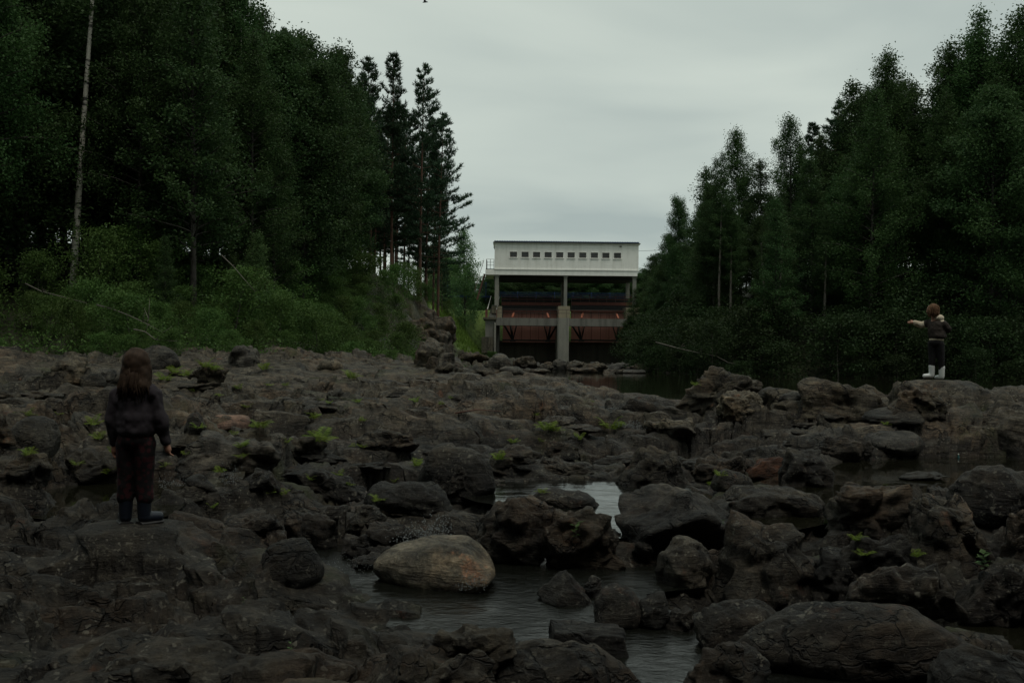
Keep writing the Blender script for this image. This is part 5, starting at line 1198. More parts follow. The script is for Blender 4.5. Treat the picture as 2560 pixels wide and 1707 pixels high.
BIRCH = [broadleaf('birch', 50 + i, 16, 2.5, (.22, .30, .18)[i], 'birch', 88, 78, .115, .07, M['leaf_birch'], M['birch_bark'], .11) for i in range(3)]
LEAFY = [broadleaf('leafy', 60 + i, 13, 2.7, (.08, .14, .10)[i], 'leafy', 100, 84, .125, .078, M['leaf_dark'], M['grey_bark'], .12, .40) for i in range(3)]
CONE = [broadleaf('alder', 70 + i, 14, 2.3, (.12, .2)[i], 'cone', 100, 48, .125, .075, M['leaf_dark'], M['grey_bark'], .11, .30) for i in range(2)]
LIGHT = [broadleaf('aspen', 80 + i, 10, 2.2, .12, 'birch', 64, 42, .14, .09, M['leaf_light'], M['grey_bark'], .10) for i in range(2)]
PINE = [pine('pine', 90 + i, 21, (4.0, 3.6, 3.9)[i], (.30, .34, .27)[i]) for i in range(3)]
BUSH = [broadleaf('bush', 100 + i, 2.4, 1.35, .05, 'bush', 34, 52, .085, .055, M['leaf_bush'], M['twig'], .025, .24) for i in range(4)]
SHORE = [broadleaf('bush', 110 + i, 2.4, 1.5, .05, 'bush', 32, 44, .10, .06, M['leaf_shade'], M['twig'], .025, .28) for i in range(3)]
BIRCH_D = []
for tm, cm, h_ in BIRCH:
    t2 = tm.copy(); t2.materials[0] = M['grey_bark']; BIRCH_D.append((t2, cm, h_))
rv = random.Random(12)
def plant(name, proto, x, y, H, label, cat, group=None, z=None, wid=1.0, lean=(0, 0), sink=.15):
    """a copy of a plant: root + trunk + crown"""
    tm, cm, h0 = proto; k = H / h0
    z = hz(x, y) if z is None else z
    r_ = empty(name, (x, y, z - sink), rv.uniform(0, 6.28), (k * wid, k * wid, k)); r_.rotation_euler[0] = lean[0]; r_.rotation_euler[1] = lean[1]
    for nm, me in (('trunk' if H > 4 else 'stem', tm), ('crown' if H > 4 else 'foliage', cm)):
        c = bpy.data.objects.new(nm, me); COL.objects.link(c); c.parent = r_
    return tag(r_, label, cat, group)
def tree_top(name, proto, px, ytop, Y, label, group=None, wid=1.0):
    """tree standing at depth Y under photo column px whose tip reaches photo row ytop"""
    tp = at(px, ytop, Y); g = at(px, 865, Y); z = hz(g.x, Y)
    return plant(name, proto, tp.x, Y, tp.z - z + .1, label, 'tree', group, z, wid)

# skyline trees on the left bank
SKY_L = [(610, -60, 44, 'birch', 'tall birch whose top leaves the photo left of the open sky'), (655, 15, 47, 'birch', 'birch with drooping twigs whose tip edges the open sky at the top left'), (700, 62, 58, 'pine', 'pine tip rising behind the birch at the top left of the sky'),
         (735, 110, 50, 'leafy', 'bushy tree with rounded top below the first pine tip of the left skyline'), (768, 98, 52, 'leafy', 'bushy pointed tree in the middle of the left skyline'), (805, 130, 53, 'leafy', 'bushy tree descending toward the pines on the left skyline'),
         (842, 126, 64, 'pine', 'left pine of the twin dark tips behind the bushy trees'), (858, 142, 66, 'pine', 'right pine of the twin dark tips behind the bushy trees'),
         (905, 178, 72, 'pine', 'thin pine at the left end of the pine stand'), (932, 146, 74, 'pine', 'pine with open candle-like top left of the tallest pine'), (984, 140, 75, 'pine', 'tallest slim pine in the middle of the stand by the dam'),
         (1056, 153, 76, 'pine', 'slim pine with wide open crown at the right of the stand'), (1100, 285, 80, 'pine', 'shorter pine at the right edge of the stand, next to open sky'),
         (1165, 572, 118, 'aspen', 'light green leafy tree between the pines and the gate house')]
PR = {'birch': BIRCH, 'leafy': LEAFY, 'pine': PINE, 'cone': CONE, 'aspen': LIGHT}
NM = {'birch': 'birch_tree', 'leafy': 'leafy_tree', 'pine': 'pine_tree', 'cone': 'alder_tree', 'aspen': 'aspen_tree'}
for i, (px, yt, Y, kd, lb) in enumerate(SKY_L):
    tree_top(NM[kd], PR[kd][i % len(PR[kd])], px, yt, Y, lb, 'trees of the left bank', {'pine': .95, 'leafy': 1.1, 'aspen': 1.15}.get(kd, 1))
SKY_R = [(1668, 590, 84, 'leafy', 'loose leafy tree nearest the gate house on the right bank'), (1706, 500, 78, 'leafy', 'grey-green tree second from the gate house on the right bank'), (1770, 420, 62, 'cone', 'pointed dense tree standing in front on the right bank'),
         (1855, 322, 66, 'birch', 'slender birch with drooping pale twigs and a curved tip'), (1905, 400, 64, 'cone', 'leafy tree with narrow top right of the slender drooping birch'), (1982, 290, 62, 'birch', 'bent-topped birch at the left shoulder of the right forest'),
         (2036, 310, 62, 'pine', 'small pine tip among the birches of the right skyline'), (2080, 250, 60, 'pine', 'taller pine tip among the birches of the right skyline'), (2124, 205, 58, 'cone', 'dense tree with square shoulders on the right skyline'),
         (2225, 134, 57, 'birch', 'tall birch with a sharp tip left of the deep notch in the right skyline'), (2290, 215, 58, 'cone', 'broad tree at the right side of the notch in the right skyline'), (2362, 108, 56, 'birch', 'birch with a stepped top near the right edge of the skyline'),
         (2430, 75, 55, 'birch', 'birch with loose drooping crown below the two highest tops at the right'), (2470, 28, 54, 'birch', 'left of the two highest birches at the upper right'), (2535, 18, 53, 'birch', 'right of the two highest birches, cut by the right edge')]
for i, (px, yt, Y, kd, lb) in enumerate(SKY_R):
    tree_top(NM[kd], (BIRCH_D if kd == 'birch' else PR[kd])[(i + 1) % len(PR[kd])], px, yt, Y, lb, 'trees of the right bank', .8 if px < 1720 else {'cone': 1.25, 'birch': 1.25}.get(kd, 1.1))
# single white birch trunk in front on the left
tb = broadleaf('birch', 57, 19, 2.4, .62, 'birch', 30, 40, .125, .075, M['leaf_birch'], M['birch_bark'], .135)
p = at(182, 560, 36.5); plant('birch_tree', tb, p.x, 36.5, 19, 'single tall birch with a bare white trunk in front of the dark left forest', 'tree', None, hz(p.x, 36.5) - .2, 1, (0.0, rad(3.0)))
children_of = lambda o: [c for c in COL.objects if c.parent is o]
# forest behind, lower than the skyline
sky_l = ([-900, 0, 560, 610, 655, 700, 740, 770, 810, 850, 880, 905, 950, 1060, 1095, 1120, 1140], [-500, -400, -120, -40, 40, 90, 115, 105, 140, 150, 230, 215, 200, 220, 380, 520, 640])
sky_r = ([1590, 1640, 1695, 1770, 1815, 1855, 1900, 1985, 2050, 2125, 2225, 2285, 2365, 2470, 2560, 3300], [680, 570, 510, 425, 500, 380, 415, 310, 300, 215, 150, 230, 130, 50, 30, -400])
ZN = (' left of the white birch trunk', ' right of the white birch trunk', ' behind the bushy skyline trees', ' between dam and far child', ' behind the child with white boots')
FL = ['dark leafy tree in the wall of forest', 'dark birch in the wall of forest']
FR = FL
def fill(n, pxr, Yr, skyc, labs, grp, kinds, seed, edge):
    r_ = random.Random(seed); k = 0; placed = []; tries = 0
    while k < n and tries < 4000:
        tries += 1
        px = r_.uniform(*pxr); Y = r_.uniform(*Yr); g = at(px, 865, Y)
        db = float(sdist(np.array([g.x]), np.array([Y]), BED)[0])
        if db < edge or any((g.x - a) ** 2 + (Y - b_) ** 2 < 2.3 ** 2 for a, b_ in placed): continue
        yt = float(np.interp(px, *skyc)) + r_.uniform(25, 190)
        kd = r_.choice(kinds); z = hz(g.x, Y); H = min(at(px, yt, Y).z - z, r_.uniform(13, 21))
        if H < 5: continue
        zn = 0 if px < 170 else 1 if px < 560 else 2 if px < 1200 else 3 if px < 2050 else 4
        plant(NM[kd], r_.choice(BIRCH_D if kd == 'birch' else PR[kd]), g.x, Y, H, labs[1 if kd == 'birch' else 0] + ZN[zn], 'tree', grp + ZN[zn], z, r_.uniform(.95, 1.3)); placed.append((g.x, Y)); k += 1
fill(62, (-250, 870), (36, 60), sky_l, FL, 'forest trees of the left bank', ['leafy', 'leafy', 'cone', 'birch'], 21, 5.0)
fill(30, (-350, 900), (58, 78), sky_l, FL, 'forest trees of the left bank', ['leafy', 'leafy', 'cone'], 25, 5.0)
fill(20, (-700, 0), (30, 44), sky_l, FL, 'forest trees of the left bank', ['leafy', 'birch'], 22, 5.0)
fill(66, (1725, 2900), (49, 76), sky_r, FR, 'forest trees of the right bank', ['leafy', 'cone', 'cone', 'birch'], 23, 2.5)
fill(34, (1740, 2560), (58, 74), ([1700, 1770, 1815, 1855, 1900, 1985, 2050, 2125, 2225, 2285, 2365, 2470, 2560], [520, 450, 500, 410, 425, 330, 310, 235, 180, 230, 150, 70, 60]), FR, 'forest trees of the right bank', ['leafy', 'cone', 'cone'], 26, 2.5)
r_ = random.Random(31)
for i in range(26):                                          # further trunks within the pine stand
    px = r_.uniform(890, 1125); Y = r_.uniform(78, 104); g = at(px, 865, Y)
    if float(sdist(np.array([g.x]), np.array([Y]), BED)[0]) < 2.5: continue
    tree_top('pine_tree', r_.choice(PINE), px, float(np.interp(px, *sky_l)) + r_.uniform(30, 200), Y, 'slim reddish pine trunk inside the stand left of the dam', 'pines inside the stand left of the dam', .9)
for i in range(64):                                          # woods beyond the reservoir
    px = r_.uniform(1080, 1720); Y = r_.uniform(130, 160); g = at(px, 865, Y)
    yt = float(np.interp(px, [1080, 1150, 1200, 1560, 1640, 1720], [600, 655, 690, 690, 650, 600])) + r_.uniform(-5, 30)
    z = hz(g.x, Y); plant('leafy_tree', r_.choice(LEAFY + CONE + LIGHT), g.x, Y, max(at(px, yt, Y).z - z, 4.2), 'distant green tree seen behind and beneath the gate house', 'tree', 'trees beyond the reservoir', z, 1.7)
for i in range(15):
    px = 1225 + i * 29; Y = 131 + (i % 3) * 2; g = at(px, 865, Y); z = hz(g.x, Y)
    plant('leafy_tree', LEAFY[i % 3], g.x, Y, at(px, 688, Y).z - z + (i * 7 % 5) * .3, 'green tree just beyond the dam crest seen between the columns of the gate house', 'tree', 'trees seen between the columns', z, 2.2)
for i, (px, yt, Y) in enumerate(((1648, 640, 104), (1662, 660, 92), (1634, 690, 100), (1582, 722, 100), (1612, 745, 88), (1652, 730, 80), (1572, 792, 100), (1632, 800, 76))):
    tree_top('leafy_tree', (LEAFY + CONE)[i % 5], px, yt, Y, 'young green tree covering the right end of the dam', 'young trees at the right end of the dam', 1.3)
# thin pale trunks showing at the foot of the right forest
for i, (px, yb, Y, H) in enumerate(((1784, 862, 56, 9), (1800, 870, 55, 9), (1762, 850, 57, 8), (1828, 868, 55, 7), (1950, 868, 52, 7), (1910, 870, 52, 6), (2060, 872, 51, 6))):
    g = at(px, yb, Y); mb = MB(); x_ = g.x; z0 = hz(g.x, Y) - .3
    mb.tube([(x_, Y, z0), (x_ + rv.uniform(-.12, .12), Y, z0 + H * .4), (x_ + rv.uniform(-.3, .3), Y, z0 + H)], [.085, .07, .03], 6)
    e = tag(empty('young_birch', (x_, Y, z0)), None, 'tree', 'thin pale trunks at the edge of the right forest')
    e['label'] = ('thin pale birch trunk at the foot of the pointed dense tree', 'second thin pale trunk right of the pointed dense tree', 'crooked pale trunk left of the pointed dense tree', 'short pale trunk in the shade of the right forest edge', 'leaning pale trunk at the middle of the right forest edge', 'dim bent trunk near the water of the right forest edge', 'dim pale trunk deepest in the right forest edge')[i]
    tr_ = mb.build('trunk', M['pale_trunk'], None, True); tr_.data.transform(Matrix.Translation((-x_, -Y, -z0))); tr_.parent = e
    c = bpy.data.objects.new('crown', CONE[0][1]); COL.objects.link(c); c.parent = e; k = H / 14 * .8; c.scale = (k, k, k); c.location = (0, 0, H * .45)
# unseen trees added beside and behind the viewpoint to block low sky light
r_ = random.Random(55); placed = []
while len(placed) < 40:
    a_ = r_.uniform(.45, 1.55) * math.pi; d_ = r_.uniform(11.5, 20); x_, y_ = d_ * math.sin(a_) * 1.15, d_ * math.cos(a_) + 2
    if any((x_ - a) ** 2 + (y_ - b_) ** 2 < 2.6 ** 2 for a, b_ in placed): continue
    plant('leafy_tree', r_.choice(LEAFY + CONE), x_, y_, r_.uniform(15, 21), 'unseen dark leafy tree added beside and behind the viewpoint to block sky light', 'tree', 'unseen shade trees beside and behind the viewpoint', None, 1.25); placed.append((x_, y_))
# bushes along the left bank
r_ = random.Random(49)
for i in range(16):
    px = r_.uniform(20, 1000); Y = r_.uniform(29, 48); g = at(px, 880, Y); db = float(sdist(np.array([g.x]), np.array([Y]), BED)[0])
    if not 1.2 < db < 6: continue
    plant('alder_sapling', r_.choice(CONE + LIGHT), g.x, Y, r_.uniform(4.1, 5.6) * .8 if db > 3 else r_.uniform(2.4, 3.4), 'slender sapling standing up out of the left thicket', 'sapling', 'saplings in the left thicket', None, 1.1)
r_ = random.Random(47)
for i in range(26):
    px = r_.uniform(-40, 1060); Y = r_.uniform(24, 34) if px < 700 else r_.uniform(29, 50); g = at(px, 880, Y); db = float(sdist(np.array([g.x]), np.array([Y]), BED)[0])
    if not -2.2 < db < .2: continue
    plant('bush', r_.choice(BUSH), g.x, Y, r_.uniform(.45, .95), 'low bush spilling from the left thicket onto the rocks', 'bush', 'low bushes at the edge of the rocks', None, 1.2)
r_ = random.Random(41); nb = 0; placed = []; tries = 0
BL = ['leafy green bush in the thicket', 'taller bush at the forest edge']; LZ = (' behind the child in the dark sweater', ' under the bushy skyline trees', ' beside the rock slope and pines')
while nb < 104 and tries < 6000:
    tries += 1
    px = r_.uniform(-120, 1090); Y = r_.uniform(25, 62); g = at(px, 880, Y); db = float(sdist(np.array([g.x]), np.array([Y]), BED)[0])
    if not (0.1 < db < 7.5) or (px > 1000 and Y > 58) or any((g.x - a) ** 2 + (Y - b_) ** 2 < 1.05 ** 2 for a, b_ in placed): continue
    if px < 640 and px > 0 and db < .6 and r_.random() < .4: continue
    tall = db > 4; H = r_.choice((.7, 1.0, 1.3, 1.9)) * r_.uniform(.85, 1.15) + .11 * db
    plant('bush', r_.choice(BUSH), g.x, Y, H, BL[1 if tall else 0] + LZ[0 if px < 420 else 1 if px < 780 else 2], 'bush', 'bushes along the left bank' + LZ[0 if px < 420 else 1 if px < 780 else 2], None, r_.uniform(.9, 1.25)); placed.append((g.x, Y)); nb += 1
RZ = (' beside the dam', ' behind the sloping rock ridge', ' behind the child with white boots')
r_ = random.Random(43); nb = 0; placed = []; tries = 0
while nb < 84 and tries < 6000:
    tries += 1
    px = r_.uniform(1520, 2700); Y = r_.uniform(43, 92); g = at(px, 900, Y); db = float(sdist(np.array([g.x]), np.array([Y]), BED)[0])
    if not (-0.3 < db < 5.0) or any((g.x - a) ** 2 + (Y - b_) ** 2 < 1.1 ** 2 for a, b_ in placed): continue
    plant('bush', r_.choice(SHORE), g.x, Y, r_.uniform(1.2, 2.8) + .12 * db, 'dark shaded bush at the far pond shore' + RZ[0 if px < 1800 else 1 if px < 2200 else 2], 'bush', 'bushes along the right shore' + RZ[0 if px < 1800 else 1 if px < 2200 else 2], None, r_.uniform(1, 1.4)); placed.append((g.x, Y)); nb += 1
for i, (px, py, Y, H) in enumerate(((1035, 790, 74, 2.2), (1060, 770, 78, 1.8), (1015, 820, 70, 2.6), (985, 860, 64, 2.4), (1150, 770, 104, 1.6), (1120, 800, 98, 1.8))):
    g = at(px, py, Y); plant('bush', BUSH[i % 4], g.x, Y, H, ('bush clinging to the top of the rock slope under the pines', 'low bush at the brow of the rock slope', 'bush halfway down the left side of the rock slope', 'bush at the foot of the rock slope by the thicket', 'bush on the grass slope under the blue fence', 'bush where the grass slope meets the rock slope')[i], 'bush', 'bushes on the rock slope')
for i, (px, py) in enumerate(((1230, 880), (1236, 868), (1222, 890))):
    g = at(px, py, 106); plant('bush', BUSH[i], g.x, 106, 1.2, 'small dark bush growing against the low stone wall beside the dam', 'bush', 'bushes at the low stone wall', None, .8)
# grass on the slope beside the dam and undergrowth on the forest floor
def tufts(name, pts, hgt, wid, mat, per, label, seed):
    rg = np.random.default_rng(seed); P = np.repeat(pts, per, 0); n = len(P)
    P = P + np.concatenate([rg.normal(0, .16, (n, 2)), np.zeros((n, 1))], 1)
    a = rg.uniform(0, 6.28, n); dx_ = np.stack([np.cos(a), np.sin(a), np.zeros(n)], 1); ln = rg.normal(0, .35, (n, 3)); ln[:, 2] = 1; h_ = (hgt * rg.uniform(.5, 1.2, n))[:, None]
    v_ = np.stack([P - dx_ * wid, P + dx_ * wid, P + ln * h_], 1).reshape(-1, 3)
    me = np_mesh(name, v_, np.arange(3 * n).reshape(n, 3), False, {'tint': ('FACE', rg.uniform(0, 1, n))})
    return tag(link(name, me, mat), label, None, None, 'stuff')
rg = np.random.default_rng(77)
gxs, gys = rg.uniform(-9, 0, 5200), rg.uniform(92, 117, 5200); mk = sdist(gxs, gys, BED) > .8; gxs, gys = gxs[mk], gys[mk]
tufts('grass', np.stack([gxs, gys, height(gxs, gys)], 1), .34, .035, M['grass_m'], 7, 'rough green grass on the slope left of the dam', 1)
def leaf_litter(name, pts, mat, L, W, hgt, per, label, seed):
    r2 = np.random.default_rng(seed); P = np.repeat(pts, per, 0); P = P + np.stack([r2.normal(0, .2, len(P)), r2.normal(0, .2, len(P)), hgt * r2.uniform(0, 1, len(P))], 1)
    me = crown_mesh(name, P, r2, L, W, mat, 0, .8); return tag(link(name, me), label, None, None, 'stuff')
gxs, gys = rg.uniform(-22, 0, 9000), rg.uniform(25, 60, 9000); d_ = sdist(gxs, gys, BED); mk = (d_ > -1.6 + 2.6 * (fbm(p3(gxs * .35, gys * .2, 6.0), 3, 61) + .35)) & (d_ < 7); gxs, gys = gxs[mk], gys[mk]
leaf_litter('undergrowth', np.stack([gxs, gys, height(gxs, gys)], 1), M['leaf_bush'], .10, .06, .5, 9, 'low green undergrowth beneath the bushes of the left bank', 2)
gxs, gys = rg.uniform(6, 30, 7000), rg.uniform(43, 75, 7000); d_ = sdist(gxs, gys, BED); mk = (d_ > -.4) & (d_ < 5); gxs, gys = gxs[mk], gys[mk]
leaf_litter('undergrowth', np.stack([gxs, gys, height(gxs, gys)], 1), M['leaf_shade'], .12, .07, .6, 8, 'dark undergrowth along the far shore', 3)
# ------------------------------------------------------------------ ferns, seedlings, dead branches, white water and small things
bpy.context.view_layer.update()
_dg = bpy.context.evaluated_depsgraph_get()
def seen(px, py):
    """first ground or rock surface met by the line of sight through a photo pixel"""
    d = ray(px, py).normalized(); o_ = Vector((0, 0, 0)); 
    for _ in range(12):
        ok, loc, nor, idx, ob, mt = SC.ray_cast(_dg, o_, d)
        if not ok: return None
        if ob.name.split('.')[0] in ('ground', 'boulder', 'stone', 'flat_stone', 'flat_rock', 'rubble_block'): return loc
        o_ = loc + d * .01
    return None
def frond_mesh(seed, L):
    rg = np.random.default_rng(seed); vs, fs = [], []
    n = 15
    ax = [Vector((0, L * (k / n) * (1 - .12 * (k / n)), L * (.62 * (k / n) - .55 * (k / n) ** 2.2))) for k in range(n + 1)]
    for k in range(n):
        a, b_ = ax[k], ax[k + 1]; w = .004
        i = len(vs); vs += [a + Vector((-w, 0, 0)), a + Vector((w, 0, 0)), b_ + Vector((w, 0, 0)), b_ + Vector((-w, 0, 0))]; fs.append((i, i + 1, i + 2, i + 3))
        if k < 2: continue
        g = k / n; pl = L * .30 * math.sin(math.pi * (.22 + .78 * g)) ** .8 * (1 if g < .93 else .5)
        for s_ in (-1, 1):
            tip = a + Vector((s_ * pl, pl * .42, -.10 * pl + rg.normal(0, .01))); q = (b_ - a) * .42
            i = len(vs); m_ = a.lerp(tip, .5); vs += [a - q * .4, m_ - q * .8 + Vector((0, 0, .01)), tip, m_ + q * 1.0 + Vector((0, 0, .01))]; fs.append((i, i + 1, i + 2, i + 3) if s_ > 0 else (i + 3, i + 2, i + 1, i))
    v_ = np.array([list(p) for p in vs]); me = np_mesh('frond', v_, np.array(fs), False, {'tint': ('FACE', rg.uniform(0, 1, len(fs)))}); me.materials.append(M['fern']); return me
FR_ = [frond_mesh(700 + i, 1.0) for i in range(5)]
rf = random.Random(66)
def fern(px, py, hpx, label, n=7, grp='ferns growing between the rocks'):
    p = seen(px, py)
    if p is None: return
    L = hpx * p.y / FPX * 1.4; L = min(max(L, .10), .9)
    r_ = empty('fern', p - Vector((0, 0, .01)), rf.uniform(0, 6.28))
    for k in range(n):
        c = bpy.data.objects.new('frond', rf.choice(FR_)); COL.objects.link(c); c.parent = r_
        s_ = L * rf.uniform(.65, 1.1); c.scale = (s_, s_, s_); c.rotation_euler = (rf.uniform(.0, .75), rf.uniform(-.2, .2), 6.283 * k / n + rf.uniform(-.35, .35))
    return tag(r_, label, 'fern', grp)
def Vp(x, y): return x * V, y * V
def z2(x, y): return 640 + x / 3.136, 900 + y / 3.136          # crop 640..1280 x 900..1400
def z3(x, y): return 1200 + x / 3.136, 900 + y / 3.136
def z1_(x, y): return x / 2.8, 840 + y / 2.8
def z4(x, y): return 1800 + x / 3.095, 900 + y / 3.095
for (x, y), h, lb in (
    (z2(60, 80), 22, 'fern at the back edge of the rock field beside the bushes'), (z2(750, 150), 30, 'bright fern standing alone on the smooth rock ridge'), (z2(440, 460), 28, 'tall bright fern in a crack right of the pink boulder'),
    (z2(35, 530), 30, 'yellow-green fern above the big grey facetted rock'), (z2(500, 640), 45, 'largest feathery fern in the middle of the left rock field'), (z2(830, 475), 16, 'small yellow fern on the ledge below the smooth ridge'),
    (z2(240, 645), 18, 'small upright fern left of the largest feathery fern'), (z2(840, 680), 16, 'low fern on the lichened ledge left of the dark boulder'), (z2(760, 675), 14, 'dull fern beside the low fern on the lichened ledge'),
    (z2(1260, 830), 26, 'yellow fern hanging on the left flank of the big dark rounded boulder'), (z2(640, 900), 20, 'fern in the dark gap of the left rock field'), (z2(430, 935), 20, 'yellow fern with a side frond in the left rock field'),
    (z2(1080, 955), 16, 'yellow fern on the humped rock above the splash'), (z2(730, 980), 18, 'thin upright fern left of the humped rock'), (z2(110, 1040), 20, 'broad-fronded fern in the shade left of the splash'), (z2(220, 1050), 22, 'second broad-fronded fern in the shade left of the splash'),
    (z2(965, 1100), 28, 'dark green fern hanging on the humped rock'), (z2(800, 330), 16, 'fern under the smooth ridge'), (z2(1250, 330), 20, 'faint fern in the centre below the smooth ridge'), (z2(230, 200), 14, 'yellowish fern clump at the left end of the ridge'),
    (z2(100, 200), 14, 'low yellowish fern clump left of the ridge'), (z2(1450, 345), 12, 'yellow tuft of fern in the centre of the rock field'), (z2(510, 320), 12, 'small fern on the slope under the ridge'), (z2(570, 340), 12, 'small fern right beside another on the slope under the ridge'), (z2(1530, 300), 12, 'tiny fern on the smooth rock at the right of the ridge'),
    (z3(520, 555), 42, 'bright grassy fern right of centre in the rock field'), (z3(590, 560), 24, 'shorter fern right beside the bright grassy fern'), (z3(1020, 545), 45, 'dark feathery fern beside the little white rapid'), (z3(780, 620), 20, 'yellow fern between the bright grassy fern and the bright pool'),
    (z3(260, 650), 20, 'yellow fern on the ledge above the bright pool'), (z3(480, 640), 12, 'tiny yellow fern right of the ledge above the pool'), (z3(150, 780), 26, 'ladder-like yellow fern at the top left of the bright pool'), (z3(490, 1040), 18, 'dark fern rising from the bright pool beside the islet'),
    (z3(1885, 905), 22, 'spreading yellow fern right of the big brown block'), (z3(1800, 980), 16, 'low yellow fern in the shade below the spreading yellow fern'), (z3(1690, 200), 16, 'fern under the jagged crest of rock'), (z3(880, 325), 8, 'tiny fern on the ledge by the rapid'), (z3(440, 435), 10, 'small fern in a dark gap left of the rapid'),
    (z4(1050, 1390), 28, 'star-shaped bright fern right of the brown-topped boulder'), (z4(1110, 1500), 22, 'single-fronded fern below the star-shaped fern'), (z4(1500, 1515), 18, 'low bright fern at the lower right'), (z4(1280, 500), 8, 'tiny yellow fern under the sloping ridge'), (z4(1530, 510), 10, 'tiny fern in the shade under the child with white boots'),
    (z1_(1150, 310), 26, 'bright fern just right of the head of the child in the dark sweater'), (z1_(1220, 260), 26, 'bright fern at the edge of the bushes by the left child'), (z1_(1300, 280), 22, 'third fern of the bright fern clump beside the left child'), (z1_(1440, 220), 30, 'tall fern clump against the bushes right of the left child'), (z1_(1500, 240), 26, 'dim fern beside the tall fern clump'),
    (z1_(1350, 390), 14, 'small fern on the rocks above the pink boulder'), (z1_(1670, 370), 18, 'fern beside a pale tuft above the pink boulder'), (z1_(1530, 420), 12, 'low fern in the row above the pink boulder'), (z1_(1390, 640), 22, 'fern leaning on the left end of the pink boulder'), (z1_(1780, 640), 18, 'fern right of the pink boulder'),
    (z1_(1690, 780), 26, 'yellow fern on the grey facetted rock'), (z1_(1690, 850), 22, 'bright fern below the grey facetted rock'), (z1_(1640, 690), 12, 'small fern at the foot of the pink boulder'), (z1_(1300, 830), 18, 'fern by the right hand of the left child'), (z1_(1150, 910), 20, 'yellow fern at the right hip of the left child'),
    (z1_(790, 815), 22, 'yellow fern at the left hip of the left child'), (z1_(200, 830), 30, 'bright fern at the left edge above the dark pool'), (z1_(540, 900), 20, 'fern in the dark gap left of the left child'), (z1_(180, 560), 26, 'shaded fern clump at the left edge'), (z1_(650, 620), 34, 'leafy fern clump left of the shoulder of the left child'), (z1_(700, 720), 26, 'dark fern clump left of the sweater of the left child'),
    (z1_(760, 960), 22, 'fern beside the left knee of the left child'), (z1_(1540, 950), 20, 'fern above the small cascade'), (z1_(1480, 1200), 8, 'tiny green sprout in a crack by the cascade'), (z1_(1730, 500), 16, 'dark fern right of the left rock field'), (z1_(410, 550), 16, 'small fern on the rocks left of the left child')):
    fern(x, y, h, lb, 6 if h < 16 else 8 if h < 26 else 11)
# broad-leaved seedlings
leafm = np_mesh('leaf', np.array([(0, 0, 0), (-.3, .45, .05), (0, 1, -.08), (.3, .45, .05), (0, .45, -.02)]), np.array([(0, 4, 1), (4, 2, 1), (0, 3, 4), (4, 3, 2)]), False, {'tint': ('FACE', np.full(4, .5))}); leafm.materials.append(M['leaf_light'])
for (x, y), h, lb, nl in ((Vp(1655, 1232), 46, 'broad-leaved green seedling beside the brown-topped boulder', 9), (Vp(1322, 1252), 60, 'thin green seedling in front of the lichened outcrop', 8), (Vp(2260, 1320), 60, 'leafy plant on the dark rock at the right edge', 16), (Vp(1622, 1335), 30, 'drooping green plant under the rounded lichen-crusted boulder', 8), (Vp(668, 1500), 34, 'young two-leaved plant on the lower left rock', 5), (Vp(560, 1388), 20, 'small green plant in a crack of the near left rock', 4)):
    p = seen(x, y)
    if p is None: continue
    H = h * p.y / FPX; e = tag(empty('seedling', p), lb, 'seedling')
    mb = MB(); mb.tube([(0, 0, 0), (.02 * H, 0, H * .5), (-.03 * H, .02, H)], [.02 * H, .014 * H, .006 * H], 5); mb.build('stem', M['twig'], e)
    for k in range(nl):
        c = bpy.data.objects.new('leaf', leafm); COL.objects.link(c); c.parent = e; s_ = H * rf.uniform(.28, .45); c.scale = (s_, s_, s_)
        c.location = (0, 0, H * (.25 + .75 * k / nl)); c.rotation_euler = (rf.uniform(-.1, .6), rf.uniform(-.3, .3), k * 2.4)
# dead branches
def branch(pts, r, label, mat='wood_pale', twigs=3, seed=1, name='branch'):
    rr_ = random.Random(seed); e = tag(empty(name, pts[0]), label, 'branch'); o0 = Vector(pts[0]); n = len(pts)
    P = [Vector(q) - o0 + Vector((0, 0, rr_.uniform(-.04, .04))) for q in pts]
    MB().tube(P, [r * .62 * (1 - .7 * i / (n - 1)) for i in range(n)], 6).build('stem', M[mat], e, True)
    for k in range(twigs):
        j = rr_.randint(1, n - 2); d = (P[j + 1] - P[j]).normalized(); q = P[j] + (d * .6 + Vector((rr_.uniform(-.4, .4), rr_.uniform(-.3, .3), rr_.uniform(.1, .7)))) * rr_.uniform(.3, .8)
        MB().tube([P[j], P[j].lerp(q, .5) + Vector((0, 0, .03)), q], [r * .4, r * .3, r * .12], 5).build('twig', M[mat], e, True)
    return e
z5 = lambda x, y: (x / 3.136, 500 + y / 3.136)
branch([at(*z5(200, 650), 31), at(*z5(330, 710), 30.2), at(*z5(560, 775), 29.5), at(*z5(680, 800), 29)], .035, 'thin fallen branch lying across the bushes at the left', twigs=3, seed=4)
branch([at(*z5(760, 825), 29), at(*z5(880, 860), 28.6), at(*z5(1020, 915), 28.3), at(*z5(1120, 965), 28), at(*z5(1270, 1040), 27.8)], .04, 'long pale fallen branch lying in the bushes above the left child', twigs=3, seed=5)
branch([at(*z5(1050, 1020), 27.6), at(*z5(1140, 1040), 27.5), at(*z5(1220, 1095), 27.4), at(*z5(1390, 1100), 27.2)], .035, 'crooked pale branch at the lower edge of the bushes', twigs=2, seed=6)
branch([at(*z5(1150, 965), 28.2), at(*z5(1165, 925), 28.2), at(*z5(1130, 850), 28.6)], .025, 'short upright dead twig standing in the left bushes', twigs=1, seed=7)
branch([at(*z5(1740, 430), 34), at(*z5(1830, 530), 33.5), at(*z5(1920, 620), 33), at(*z5(2000, 720), 32.6)], .03, 'thin leaning dead stem in the dark forest above the bushes', twigs=1, seed=8)
z7 = lambda x, y: (1600 + x / 2.8, 400 + y / 2.8)
